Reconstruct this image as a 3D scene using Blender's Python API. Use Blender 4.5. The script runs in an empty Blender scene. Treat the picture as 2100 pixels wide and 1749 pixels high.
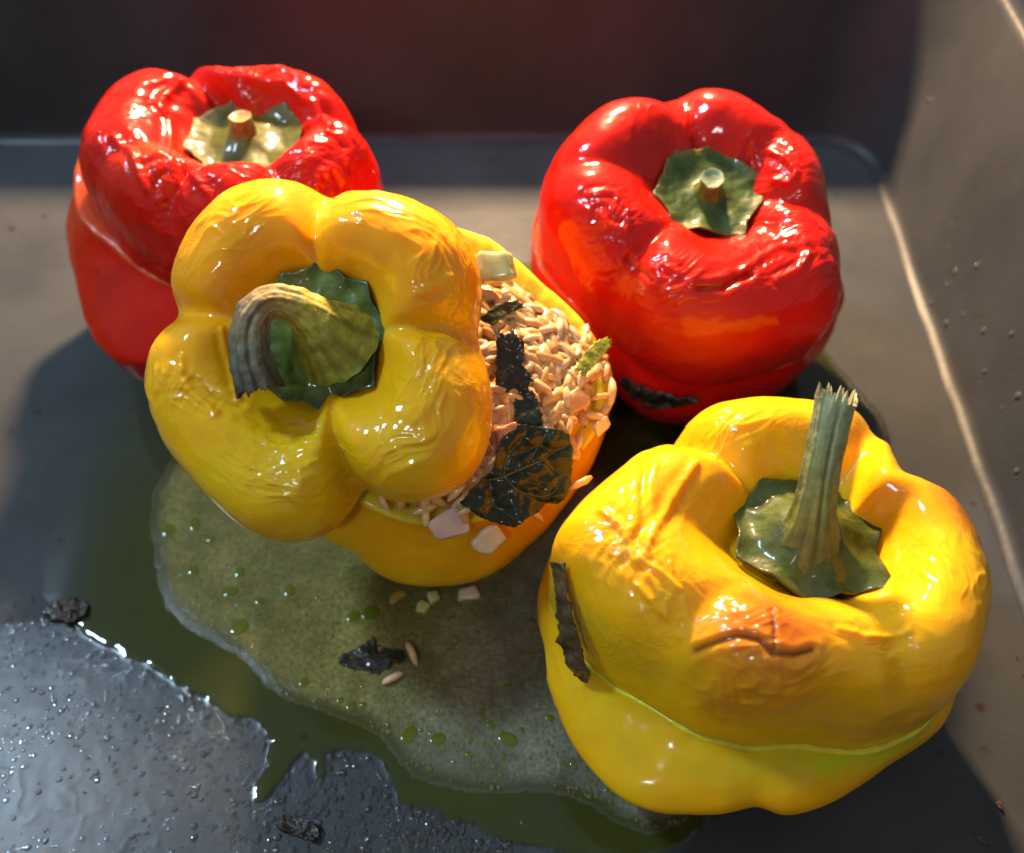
import bpy, bmesh, math, random
import numpy as np
from mathutils import Vector, Matrix

# ================================================================ camera, world, lights, exposure
S = 0.01                                    # the numbers below are centimetres
scene = bpy.context.scene
col = scene.collection
R_ = math.radians
cam = bpy.data.cameras.new('camera'); cam_o = bpy.data.objects.new('camera', cam); col.objects.link(cam_o)
cam.sensor_width = 36.0; cam.lens = 2070/2100*36.0; cam.clip_start = .01; cam.clip_end = 20
cam_o.location = (0, 0, 24*S); cam_o.rotation_euler = (R_(38), 0, 0)
cam.dof.use_dof = True; cam.dof.focus_distance = 22.0*S; cam.dof.aperture_fstop = 10.0
scene.camera = cam_o
world = bpy.data.worlds.new('World'); scene.world = world; world.use_nodes = True
bgn = world.node_tree.nodes['Background']
bgn.inputs['Color'].default_value = (.84, .93, 1.0, 1); bgn.inputs['Strength'].default_value = .25
def area_lamp(name, loc, target, size, power, color, sy=None, spread=180):
    l = bpy.data.lights.new(name, 'AREA'); l.energy = power; l.color = color; l.size = size*S
    if sy: l.shape = 'RECTANGLE'; l.size_y = sy*S
    l.spread = R_(spread)
    o = bpy.data.objects.new(name, l); col.objects.link(o)
    o.location = Vector(loc)*S
    o.rotation_euler = (Vector(target)-Vector(loc)).to_track_quat('-Z', 'Y').to_euler()
    return o
area_lamp('warm_hood_lamp', (-2, 50, 29), (0, 18, 3), 4.2, 7.8, (1.0, .67, .37))
area_lamp('cool_kitchen_light', (-62, 36, 88), (0, 14, 2), 12, 7.2, (.54, .78, 1.0), sy=10)
area_lamp('room_front_light', (-20, -46, 70), (0, 14, 3), 9, 1.0, (.95, .97, 1.0), sy=5)
vs = scene.view_settings
vs.view_transform = 'Standard'; vs.look = 'None'; vs.exposure = 0.28; vs.gamma = 1.0; vs.use_curve_mapping = False
scene.cycles.use_denoising = True
scene.cycles.max_bounces = 6; scene.cycles.transparent_max_bounces = 10
scene.cycles.use_adaptive_sampling = True; scene.cycles.adaptive_threshold = .02
scene.cycles.caustics_reflective = False; scene.cycles.caustics_refractive = False
scene.cycles.sample_clamp_indirect = 6.0
# ---------------------------------------------------------------- numeric core (centimetres)
def _perm(seed):
    r = np.random.RandomState(seed)
    g = r.normal(size=(256, 3)); g /= np.linalg.norm(g, axis=1)[:, None]
    return r.permutation(256), g
_PT = {}
def pnoise(p, seed=0):
    """vectorised 3-D gradient noise, about -0.7..0.7"""
    if seed not in _PT: _PT[seed] = _perm(seed)
    pm, g = _PT[seed]
    p = np.asarray(p, float)
    i = np.floor(p).astype(int); f = p - i
    w = f*f*f*(f*(f*6-15)+10)
    out = 0.0
    for dx in (0, 1):
        for dy in (0, 1):
            for dz in (0, 1):
                h = pm[(pm[(pm[(i[..., 0]+dx) & 255] + i[..., 1]+dy) & 255] + i[..., 2]+dz) & 255]
                d = (g[h, 0]*(f[..., 0]-dx) + g[h, 1]*(f[..., 1]-dy) + g[h, 2]*(f[..., 2]-dz))
                out = out + d * (w[..., 0] if dx else 1-w[..., 0]) * (w[..., 1] if dy else 1-w[..., 1]) * (w[..., 2] if dz else 1-w[..., 2])
    return out
def fbm(p, o=3, seed=0):
    s = 0.0; a = 1.0; p = np.asarray(p, float)
    for k in range(o):
        s = s + a*pnoise(p*2**k, seed+k); a *= .5
    return s
def sstep(a, b, x):
    t = np.clip((x-a)/(b-a), 0, 1); return t*t*(3-2*t)
def ptable(tab, u):
    """smooth periodic interpolation (Catmull-Rom) of equally spaced values"""
    tab = np.asarray(tab, float); n = len(tab)
    x = (np.asarray(u)/(2*np.pi) % 1.0)*n; i = np.floor(x).astype(int); t = x-i
    a, b, c, d = tab[(i-1) % n], tab[i % n], tab[(i+1) % n], tab[(i+2) % n]
    return b + .5*t*(c-a + t*(2*a-5*b+4*c-d + t*(3*(b-c)+d-a)))
def adiff(u, deg):
    return np.abs((u - math.radians(deg) + np.pi) % (2*np.pi) - np.pi)
def frame(ax):
    a = np.array(ax, float); a /= np.linalg.norm(a)
    e1 = np.array([1., 0, 0]) - a*a[0]; e1 /= np.linalg.norm(e1)
    return np.stack([e1, np.cross(a, e1), a])          # rows: right, away, axis
def to_world(L, C, ax):
    return np.asarray(L) @ frame(ax) + np.array(C, float)
def groove(u, gs):
    g = np.zeros_like(u)
    for a, d, w in gs:
        g = np.maximum(g, d/(1+(adiff(u, a)/math.radians(w))**2))
    return g
def lid_surface(P, nu=96, n=(20, 22, 10)):
    """local (right, away, axis) grid nu x nv of a pepper lid; returns grid, index of the cut edge"""
    u = np.arange(nu)*2*np.pi/nu
    Rr = ptable(P['R'], u); G = groove(u, P['gr'])
    hs = ptable(P['hs'], u)*(1-.30*G); hd = ptable(P['hd'], u)
    ks = P.get('ks', .64); kc = P.get('kc', .93); hc = P['hc']; rc = P.get('rc', .28)
    cols = []
    n1, n2, n3 = n
    def put(rho, c, offw, gw):
        cols.append((rho, c, offw, gw))
    rs = Rr*ks*(1-.06*G)
    for w in np.linspace(0, 1, n1, endpoint=False):
        s = sstep(rc*.75, 1.06, w)**.8 if w > 0 else 0.
        s = np.sin(np.clip((w-rc)/(1-rc), 0, 1)*np.pi/2)**P.get('pw', 1.5)
        put(rs*w, hc+(hs-hc)*s, 1-sstep(.15, 1, w*ks), .55*sstep(rc, .9, w))
    for q in np.linspace(0, 1, n2, endpoint=False):
        ph = q*np.pi/2
        put(rs+(Rr-rs)*np.sin(ph), hs*np.cos(ph)**P.get('pc', .9), (1-sstep(.15, 1, ks+(1-ks)*np.sin(ph))), .55+.45*math.sin(min(1, q*1.4)*np.pi/2) if q < .72 else 1-.35*(q-.72)/.28)
    for t in np.linspace(0, 1, n3):
        put(Rr*(1-(1-kc)*t**2), -hd*t, 0., .65*(1-t)**1.2)
    ncut = len(cols)-1
    edge = Rr*kc
    put(edge-.08, -hd-.05, 0, 0); put(edge-.42, -hd-.03, 0, 0)
    for t in (.8, .55, .3, .02):
        put((edge-.45)*t, -hd+.5*(1-t)+.12, 0, 0)
    ox, oy = P.get('off', (0, 0))
    X = np.zeros((nu, len(cols), 3))
    for j, (rho, c, ow, gw) in enumerate(cols):
        r2 = rho - P.get('gd', .35)*G*gw*np.clip(rho/1.2, 0, 1)*.75
        X[:, j, 0] = r2*np.cos(u)+ox*ow; X[:, j, 1] = r2*np.sin(u)+oy*ow; X[:, j, 2] = c - P.get('gd', .35)*G*gw*.55*np.clip(rho/1.2, 0, 1)
    return X, ncut
def body_surface(P, nu=96, ns=34):
    """local grid of a hollow pepper cup: inner wall, cut rim, outer wall, lobed foot"""
    u = np.arange(nu)*2*np.pi/nu
    Rr = ptable(P['R'], u); G = groove(u, P['gr'])
    H = P['H']; cols = []
    ss = np.linspace(0, 1, ns)
    pr = np.interp(ss, P['ps'], P['pr']); k = np.ones(5)/5
    for _ in range(2): pr = np.concatenate([pr[:2], np.convolve(pr, k, 'valid'), pr[-2:]])
    th = .45
    Rt = ptable(P['rimR'], u) if 'rimR' in P else Rr*pr[0]*(ptable(P['rimF'], u) if 'rimF' in P else 1)
    c0 = ptable(P['rimC'], u) if 'rimC' in P else 0*u
    for t in (.0, .5, .9): cols.append((Rt*.97-th, c0-1.2+1.2*t, 0*G))
    cols.append((Rt-th*.75, c0-.02, 0*G)); cols.append((Rt-.10, c0+.02, 0*G))
    n0 = len(cols)-1
    for s, p in zip(ss, pr):
        w = 1-sstep(0, .38, s)**.8; w2 = (1-s)**1.5
        cols.append((Rt*w+Rr*p*(1-w), c0*w2-H*s, G*(.25+.75*s)*(1-w)))
    for t in (.97, .9, .8, .65, .5, .35, .2, .02):
        cols.append((Rr*pr[-1]*t, -H-P.get('foot', .55)*(1-(2*t-1.15)**2)*sstep(1., .75, t)+0*G, G*(.9*t)))
    X = np.zeros((nu, len(cols), 3))
    for j, (rho, c, g) in enumerate(cols):
        r2 = rho*(1-P.get('gd', .12)*g)
        cc = c + (g*P.get('gl', .25)*sstep(-H*.75, -H*1.05, c))
        X[:, j, 0] = r2*np.cos(u); X[:, j, 1] = r2*np.sin(u); X[:, j, 2] = cc
    return X, n0
# ---------------------------------------------------------------- mesh and object helpers
def mesh_obj(name, V, F, mat, parent=None, smooth=True, colors=None, attrs=None):
    me = bpy.data.meshes.new(name)
    V = np.asarray(V, float)
    if isinstance(F, np.ndarray):
        k = F.shape[1]
        me.vertices.add(len(V)); me.vertices.foreach_set('co', (V*S).ravel())
        me.loops.add(F.size); me.loops.foreach_set('vertex_index', F.ravel().astype(np.int32))
        me.polygons.add(len(F)); me.polygons.foreach_set('loop_start', np.arange(0, F.size, k, dtype=np.int32))
        me.update(calc_edges=True); me.validate()
    else:
        me.from_pydata([tuple(v) for v in V*S], [], F)
    if smooth: me.polygons.foreach_set('use_smooth', np.ones(len(me.polygons), bool))
    if colors is not None:
        a = me.color_attributes.new('tint', 'FLOAT_COLOR', 'POINT')
        c = np.ones((len(V), 4)); c[:, :3] = colors; a.data.foreach_set('color', c.ravel())
    for k, v in (attrs or {}).items():
        a = me.attributes.new(k, 'FLOAT', 'POINT'); a.data.foreach_set('value', np.asarray(v, np.float32).ravel())
    me.materials.append(mat)
    o = bpy.data.objects.new(name, me); col.objects.link(o)
    if parent: o.parent = parent
    return o
def thing(name, label, cat, group=None, loc=(0, 0, 0)):
    o = bpy.data.objects.new(name, None); col.objects.link(o); o.empty_display_size = .005
    return tag(o, label, cat, group)
def tag(o, label, cat, group=None, kind=None):
    o['label'] = label; o['category'] = cat
    if group: o['group'] = group
    if kind: o['kind'] = kind
    return o
def rename(o, n): o.name = n; return o
def grid_faces(nu, nv, wrap=True):
    i = np.arange(nu if wrap else nu-1)[:, None]; j = np.arange(nv-1)[None, :]
    a = i*nv+j; b = ((i+1) % nu)*nv+j
    return np.stack([a, b, b+1, a+1], -1).reshape(-1, 4)
def grid_normals(X, wrap=True):
    if wrap:
        du = np.roll(X, -1, 0)-np.roll(X, 1, 0)
    else:
        du = np.gradient(X, axis=0)
    dv = np.gradient(X, axis=1)
    n = np.cross(dv, du); l = np.linalg.norm(n, axis=-1, keepdims=True)
    return n/np.maximum(l, 1e-9)
def tube(path, rad, nseg=24, sub=8, ridge=0., nr=7, seed=0, rough=.0, cap=True, flat=None):
    """swept tube through points with radii; returns grid (along, around), faces, parameter"""
    path = np.array(path, float); rad = np.array(rad, float); n = len(path)
    t = np.linspace(0, n-1, (n-1)*sub+1)
    def cr(P):
        P = np.concatenate([2*P[:1]-P[1:2], P, 2*P[-1:]-P[-2:-1]]) if P.ndim > 1 else np.concatenate([[2*P[0]-P[1]], P, [2*P[-1]-P[-2]]])
        i = np.minimum(np.floor(t).astype(int), n-2); f = t-i
        if P.ndim > 1: f = f[:, None]
        a, b, c, d = P[i], P[i+1], P[i+2], P[i+3]
        return b+.5*f*(c-a+f*(2*a-5*b+4*c-d+f*(3*(b-c)+d-a)))
    C = cr(path); r = cr(rad); T = np.gradient(C, axis=0); T /= np.linalg.norm(T, axis=1)[:, None]
    ref = np.array([1., 0, 0]) if abs(T[0][0]) < .8 else np.array([0, 1., 0])
    Nn = []; v = np.cross(T[0], ref)
    for k in range(len(C)):
        v = v - T[k]*np.dot(v, T[k]); v /= np.linalg.norm(v); Nn.append(v.copy())
    Nn = np.array(Nn); B = np.cross(T, Nn)
    th = np.arange(nseg)*2*np.pi/nseg; ridge = ridge*(.15+.85*sstep(.05, .4, t/(n-1)))[:, None]
    rr = r[:, None]*(1+ridge*np.cos(nr*th)[None, :]*.4+ridge*.35*np.cos(2.4*nr//1*th+1)[None, :]*.5+ridge*.6*pnoise(np.stack(np.broadcast_arrays(np.cos(th)[None]*3, np.sin(th)[None]*3, t[:, None]*.7), -1), seed))
    X = C[:, None]+rr[..., None]*(np.cos(th)[None, :, None]*Nn[:, None]+np.sin(th)[None, :, None]*B[:, None])
    if rough: X = X + rough*fbm(X*3.5, 3, seed+5)[..., None]*((X-C[:, None])/np.maximum(rr[..., None], 1e-6))
    return X, C, t/(n-1)
def tube_faces(m, k): # rows m along, k around (wrap around)
    i = np.arange(m-1)[:, None]; j = np.arange(k)[None, :]
    a = i*k+j; b = i*k+(j+1) % k
    return np.stack([a, b, b+k, a+k], -1).reshape(-1, 4)

# ---------------------------------------------------------------- materials
def new_mat(name):
    m = bpy.data.materials.new(name); m.use_nodes = True
    nt = m.node_tree; nt.nodes.clear()
    out = nt.nodes.new('ShaderNodeOutputMaterial')
    return m, nt, out
def N(nt, t, **kw):
    n = nt.nodes.new(t)
    for k, v in kw.items():
        if k.startswith('_'): setattr(n, k[1:], v)
        else:
            key = k.replace('__', ' ')
            n.inputs[key].default_value = v
    return n
def principled(nt, out, **kw):
    p = nt.nodes.new('ShaderNodeBsdfPrincipled')
    for k, v in kw.items(): p.inputs[k.replace('__', ' ')].default_value = v
    if out: nt.links.new(p.outputs[0], out.inputs['Surface'])
    return p
def noise_bump(nt, p, scale, strength, dist, detail=4, prev=None, rough=.55):
    tc = N(nt, 'ShaderNodeTexCoord'); n = N(nt, 'ShaderNodeTexNoise', Scale=scale, Detail=detail, Roughness=rough)
    nt.links.new(tc.outputs['Object'], n.inputs['Vector'])
    b = N(nt, 'ShaderNodeBump', Strength=strength, Distance=dist)
    nt.links.new(n.outputs['Fac'], b.inputs['Height'])
    if prev: nt.links.new(prev.outputs[0], b.inputs['Normal'])
    nt.links.new(b.outputs[0], p.inputs['Normal'])
    return b
def tint_mat(name, rough=.3, coat=0., sss=0., rad=(1, .4, .15), sscale=.004, var=.12, vscale=90, bump=(260, .15, .0008), spec=.5, coatr=.08, trans=0.):
    """skin or food whose own colours sit in the 'tint' vertex colours, with fine procedural mottling and relief"""
    m, nt, out = new_mat(name)
    p = principled(nt, out, Roughness=rough, Coat__Weight=coat, Coat__Roughness=coatr, Subsurface__Weight=sss, Subsurface__Scale=sscale, Specular__IOR__Level=spec, Transmission__Weight=trans)
    p.inputs['Subsurface Radius'].default_value = rad
    at = N(nt, 'ShaderNodeAttribute', _attribute_name='tint')
    tc = N(nt, 'ShaderNodeTexCoord'); n = N(nt, 'ShaderNodeTexNoise', Scale=vscale, Detail=5, Roughness=.6)
    nt.links.new(tc.outputs['Object'], n.inputs['Vector'])
    mr = N(nt, 'ShaderNodeMapRange'); mr.inputs['From Min'].default_value = .3; mr.inputs['From Max'].default_value = .7
    mr.inputs['To Min'].default_value = 1-var; mr.inputs['To Max'].default_value = 1+var
    nt.links.new(n.outputs['Fac'], mr.inputs['Value'])
    mx = N(nt, 'ShaderNodeVectorMath', _operation='SCALE')
    nt.links.new(at.outputs['Color'], mx.inputs[0]); nt.links.new(mr.outputs[0], mx.inputs['Scale'])
    nt.links.new(mx.outputs[0], p.inputs['Base Color'])
    if bump: noise_bump(nt, p, *bump)
    return m
# shapes of the lids and cups: outline radius by direction, shoulder height, grooves (centimetres)
LIDS = {
 'A': {'C': [-7.99, 23.15, 5.98], 'ax': (0.0, 0.02, 1), 'R': [4.24, 3.84, 3.88, 3.87, 3.84, 3.78, 3.67, 3.54, 3.4, 3.24, 3.06, 2.96, 2.95, 3.06, 3.37, 3.99, 4.26, 3.99, 4.27, 4.38, 4.31, 4.18, 4.11, 4.06, 4.0, 3.91, 3.79, 3.63, 3.55, 3.48, 3.43, 3.39, 3.38, 3.38, 3.41, 3.48, 3.52, 3.6, 3.64, 3.66, 3.74, 3.79, 3.85, 3.94, 4.0, 4.08, 4.15, 4.34], 'hs': [1.9, 1.9, 1.9, 1.9, 1.9, 1.9, 1.9, 1.9], 'hd': [1.5, 1.5, 1.5, 1.5, 1.5, 1.5, 1.5, 1.5], 'hc': 0.62, 'ks': 0.7, 'rc': 0.5, 'pw': 1.1, 'kc': 0.97, 'gd': 0.3, 'gr': [(118, 0.9, 7), (12, 0.8, 8), (205, 0.35, 8), (255, 0.8, 8), (310, 0.7, 8)], 'off': (0.6, 0.3)},
 'B': {'C': [-4.24, 15.07, 7.31], 'ax': (-0.1, -0.55, 0.83), 'R': [3.66, 3.63, 3.74, 3.89, 4.04, 4.12, 4.1, 4.04, 3.96, 3.87, 3.8, 3.82, 3.85, 4.0, 4.1, 4.18, 4.2, 4.13, 4.05, 3.98, 3.92, 3.88, 3.71, 3.74, 3.84, 3.89, 3.94, 3.95, 3.94, 3.91, 3.91, 3.95, 4.05, 4.16, 4.24, 4.21, 4.06, 3.7, 3.29, 3.5, 3.82, 4.09, 4.28, 4.33, 4.25, 4.12, 3.97, 3.8], 'hs': [1.6, 1.6, 1.6, 1.6, 1.6, 1.6, 1.6, 1.6], 'hd': [1.0, 1.0, 1.0, 1.0, 1.0, 1.0, 1.0, 1.0], 'hc': 0.45, 'ks': 0.68, 'rc': 0.48, 'pw': 1.0, 'gd': 0.5, 'gr': [(88, 1.0, 7), (163, 0.9, 8), (287, 1.0, 7), (8, 0.9, 8)], 'off': (0.1, 0.25)},
 'C': {'C': [4.9, 20.95, 5.91], 'ax': (0.02, -0.28, 1), 'R': [3.58, 3.55, 3.65, 3.73, 3.83, 4.0, 3.91, 3.71, 3.76, 3.88, 3.97, 4.01, 4.06, 3.98, 3.7, 3.79, 3.99, 4.12, 4.17, 4.18, 4.2, 4.26, 4.29, 4.24, 4.14, 3.93, 3.76, 3.6, 3.52, 3.47, 3.45, 3.5, 3.58, 3.72, 3.85, 3.95, 4.02, 4.05, 4.08, 4.12, 4.21, 4.32, 4.45, 4.34, 4.1, 3.94, 3.86, 3.75], 'hs': [1.9, 1.9, 1.9, 1.9, 1.9, 1.9, 1.9, 1.9], 'hd': [1.7, 1.7, 1.7, 1.7, 1.7, 1.7, 1.7, 1.7], 'hc': 0.85, 'ks': 0.68, 'rc': 0.42, 'pw': 1.0, 'kc': 0.97, 'gd': 0.3, 'gr': [(97, 0.7, 10), (40, 0.5, 9), (165, 0.4, 8), (225, 0.7, 8), (350, 0.6, 8)], 'off': (0.2, 0.35)},
 'D': {'C': [5.76, 11.34, 4.67], 'ax': (0.06, 0.0, 1), 'R': [4.32, 4.27, 4.13, 3.79, 3.58, 3.91, 4.54, 4.87, 4.59, 4.23, 4.03, 3.91, 3.85, 3.85, 3.87, 3.86, 3.78, 3.71, 3.72, 3.79, 3.89, 4.06, 4.31, 4.64, 4.93, 4.87, 4.68, 4.53, 4.37, 4.14, 3.98, 3.89, 3.85, 3.77, 3.73, 3.66, 3.58, 3.6, 3.75, 3.97, 4.12, 4.29, 4.45, 4.47, 4.43, 4.4, 4.39, 4.35], 'hs': [1.9, 1.9, 1.9, 1.9, 1.9, 1.9, 1.9, 1.9], 'hd': [1.5, 1.5, 1.5, 1.5, 1.5, 1.5, 1.5, 1.5], 'hc': 0.42, 'ks': 0.7, 'rc': 0.46, 'pw': 1.0, 'pc': 0.72, 'kc': 0.985, 'gd': 0.45, 'gr': [(128, 1.0, 8), (50, 1.0, 9), (222, 0.5, 10), (300, 0.6, 10)], 'off': (0.55, 0.1)},
}
CUPS = {
 'A': {'C': [-8.6, 23.0, 4.75], 'ax': (-0.06, 0, 1), 'R': [4.3, 4.3, 4.3, 4.3, 4.3, 4.3, 4.3, 4.3, 4.3, 4.3, 4.3, 4.3, 4.32, 4.36, 4.5, 4.82, 5.25, 5.26, 4.96, 4.74, 4.71, 4.68, 4.74, 4.9, 4.98, 4.86, 4.62, 4.44, 4.35, 4.32, 4.3, 4.3, 4.3, 4.3, 4.3, 4.3], 'H': 4.45, 'ps': [0, 0.15, 0.35, 0.6, 0.8, 0.92, 1], 'pr': [0.97, 1.0, 1.0, 0.95, 0.86, 0.76, 0.6], 'gr': [(200, 0.5, 8), (260, 0.8, 9), (310, 0.8, 9), (120, 0.8, 8), (20, 0.8, 8)], 'rimR': [4.78, 4.33, 4.34, 4.25, 4.05, 3.77, 3.47, 3.18, 3.13, 3.32, 3.9, 4.41, 4.22, 4.6, 4.71, 4.58, 4.41, 4.22, 3.99, 3.68, 3.3, 3.02, 2.91, 2.89, 2.92, 2.96, 3.05, 3.21, 3.38, 3.58, 3.73, 3.92, 4.09, 4.3, 4.47, 4.66], 'rimC': [-0.51, -0.5, -0.5, -0.49, -0.48, -0.46, -0.39, -0.29, -0.15, 0.01, 0.23, 0.5, 0.72, 0.89, 1.0, 1.02, 0.89, 0.67, 0.47, 0.3, 0.15, 0.03, -0.04, -0.07, -0.09, -0.12, -0.14, -0.17, -0.2, -0.23, -0.28, -0.32, -0.36, -0.41, -0.45, -0.49]},
 'B': {'C': [-1.75, 16.0, 5.55], 'ax': (0.16, -0.38, 0.9), 'R': [4.63, 4.46, 4.22, 4.01, 3.82, 3.73, 3.79, 3.93, 4.0, 4.11, 4.18, 4.11, 4.05, 4.02, 4.0, 4.0, 4.0, 4.0, 4.0, 4.02, 4.06, 4.16, 4.36, 4.61, 4.79, 4.87, 4.95, 4.96, 4.92, 4.85, 4.71, 4.54, 4.44, 4.44, 4.5, 4.61], 'H': 4.6, 'ps': [0, 0.15, 0.35, 0.6, 0.8, 0.92, 1], 'pr': [0.97, 1.0, 1.0, 0.96, 0.88, 0.78, 0.6], 'rimF': [0.96, 0.98, 1.0, 1.0, 0.95, 0.92, 0.9, 0.84, 0.78, 0.76, 0.8, 0.9], 'gr': [(245, 1.0, 9), (300, 0.3, 8), (20, 0.8, 8), (120, 0.8, 8)]},
 'C': {'C': [4.9, 21.2, 4.3], 'ax': (0.02, -0.2, 1), 'R': [5.08, 5.03, 4.62, 4.32, 4.17, 4.12, 4.1, 4.1, 4.1, 4.11, 4.15, 4.28, 4.65, 5.21, 5.19, 4.87, 4.6, 4.41, 4.27, 4.19, 4.13, 4.07, 3.98, 3.82, 3.64, 3.83, 3.98, 4.04, 4.12, 4.2, 4.19, 4.21, 4.3, 4.44, 4.68, 4.93], 'H': 4.0, 'ps': [0, 0.15, 0.35, 0.6, 0.8, 0.92, 1], 'pr': [0.97, 1.0, 1.0, 0.95, 0.86, 0.76, 0.6], 'gr': [(230, 0.8, 9), (290, 0.5, 8), (350, 0.6, 9), (100, 0.8, 8)], 'rimR': [3.53, 3.47, 3.62, 3.77, 3.99, 3.84, 3.75, 3.92, 4.03, 4.11, 3.94, 3.79, 4.05, 4.2, 4.25, 4.31, 4.39, 4.36, 4.17, 3.84, 3.54, 3.34, 3.21, 3.17, 3.22, 3.35, 3.48, 3.57, 3.63, 3.71, 3.85, 4.04, 4.19, 4.0, 3.79, 3.69], 'rimC': [-0.04, 0.0, 0.05, 0.1, 0.15, 0.18, 0.2, 0.24, 0.26, 0.27, 0.25, 0.23, 0.22, 0.2, 0.16, 0.11, 0.06, 0.01, -0.05, -0.1, -0.14, -0.17, -0.2, -0.23, -0.27, -0.29, -0.32, -0.33, -0.32, -0.31, -0.3, -0.28, -0.25, -0.19, -0.14, -0.09]},
 'D': {'C': [5.5, 11.1, 3.25], 'ax': (0.03, -0.03, 1), 'R': [4.79, 4.52, 4.43, 4.41, 4.4, 4.4, 4.4, 4.4, 4.4, 4.4, 4.4, 4.4, 4.41, 4.45, 4.53, 4.68, 4.88, 4.92, 4.96, 5.04, 5.03, 5.08, 5.17, 5.23, 5.13, 4.84, 4.75, 4.81, 4.59, 4.45, 4.37, 4.41, 4.62, 4.95, 5.27, 5.25], 'H': 3.0, 'ps': [0, 0.15, 0.35, 0.6, 0.8, 0.92, 1], 'pr': [1.0, 1.02, 1.0, 0.94, 0.85, 0.76, 0.6], 'gd': 0.2, 'gl': 0.4, 'gr': [(267, 1.0, 8), (340, 0.5, 8), (190, 0.5, 8), (90, 0.8, 8)], 'rimR': [4.41, 4.38, 4.17, 3.78, 4.23, 5.0, 4.76, 4.31, 4.09, 4.0, 3.98, 3.92, 3.77, 3.71, 3.76, 3.88, 4.12, 4.48, 4.7, 4.47, 4.24, 4.02, 3.75, 3.6, 3.56, 3.5, 3.47, 3.41, 3.44, 3.68, 3.98, 4.21, 4.42, 4.44, 4.42, 4.42], 'rimC': [-0.16, -0.18, -0.19, -0.18, -0.21, -0.24, -0.22, -0.19, -0.17, -0.15, -0.12, -0.1, -0.07, -0.04, -0.01, 0.02, 0.05, 0.08, 0.11, 0.13, 0.14, 0.14, 0.12, 0.11, 0.1, 0.07, 0.05, 0.02, -0.0, -0.02, -0.04, -0.05, -0.06, -0.08, -0.1, -0.13]},
}
POOL = [(-14.29, 22.67), (-14.23, 20.18), (-13.8, 17.38), (-13.22, 14.87), (-12.56, 13.04), (-11.45, 12.04), (-10.56, 11.56), (-9.72, 11.2), (-8.76, 10.76), (-7.78, 10.15), (-6.98, 9.73), (-6.23, 9.57), (-6.01, 9.3), (-5.8, 9.06), (-5.85, 8.46), (-6.1, 8.0), (-6.09, 7.55), (-5.74, 7.49), (-5.43, 8.12), (-5.26, 8.58), (-5.0, 8.82), (-4.79, 8.58), (-4.62, 8.12), (-4.38, 8.23), (-4.48, 8.7), (-4.12, 8.82), (-3.64, 8.76), (-3.16, 8.58), (-2.89, 8.12), (-2.63, 7.66), (-2.27, 7.44), (-1.7, 7.35), (-1.01, 7.11), (-0.45, 6.78), (0.44, 6.62), (1.43, 6.36), (2.75, 6.25), (3.89, 6.62), (4.39, 7.11), (5.89, 8.12), (8.59, 10.56), (9.3, 13.34), (11.24, 16.51), (11.14, 19.21), (10.0, 21.81), (8.3, 24.01), (4.17, 25.41), (-2.55, 26.39), (-9.18, 25.41), (-12.31, 24.47)]
MILK = [(-10.07, 17.29), (-10.25, 16.34), (-10.14, 15.35), (-9.85, 14.4), (-9.53, 13.49), (-9.1, 12.68), (-8.65, 12.18), (-7.97, 11.84), (-7.21, 11.43), (-6.63, 10.96), (-6.19, 10.5), (-5.59, 10.11), (-4.83, 9.86), (-4.2, 9.61), (-3.64, 9.4), (-3.14, 9.16), (-2.88, 8.82), (-2.62, 8.46), (-2.32, 8.21), (-1.73, 8.02), (-1.03, 7.89), (-0.23, 7.8), (0.69, 7.87), (1.37, 7.72), (1.93, 7.49), (2.48, 7.11), (3.13, 6.89), (3.94, 7.11), (5.28, 8.7), (5.07, 11.91), (3.33, 14.09), (2.81, 16.51), (1.46, 18.28), (-2.23, 19.21), (-6.68, 19.21), (-8.96, 18.65)]
DROPS = [(-2.5, 9.2, 0.21), (-1.79, 9.09, 0.18), (-0.09, 9.09, 0.21), (-0.52, 9.45, 0.11), (-0.74, 9.68, 0.1), (0.93, 9.62, 0.11), (0.24, 9.32, 0.08), (-1.03, 8.71, 0.09), (-0.2, 8.69, 0.07), (-3.98, 9.94, 0.13), (-3.69, 9.96, 0.09), (-4.27, 10.08, 0.09), (-0.1, 10.46, 0.09), (-4.66, 11.81, 0.07), (-4.58, 12.17, 0.07), (-3.71, 12.48, 0.25), (-4.15, 12.38, 0.19), (-3.03, 9.45, 0.07), (-2.22, 9.32, 0.05), (-1.95, 8.38, 0.07), (0.54, 12.25, 0.1), (-9.58, 15.04, 0.21), (-8.88, 15.25, 0.19), (-8.63, 13.77, 0.16), (-7.36, 13.7, 0.16), (-7.49, 13.1, 0.18), (-7.09, 12.06, 0.23), (-5.23, 10.54, 0.14), (-5.94, 13.13, 0.18), (-8.33, 14.75, 0.11), (-6.69, 12.83, 0.12)]
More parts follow.
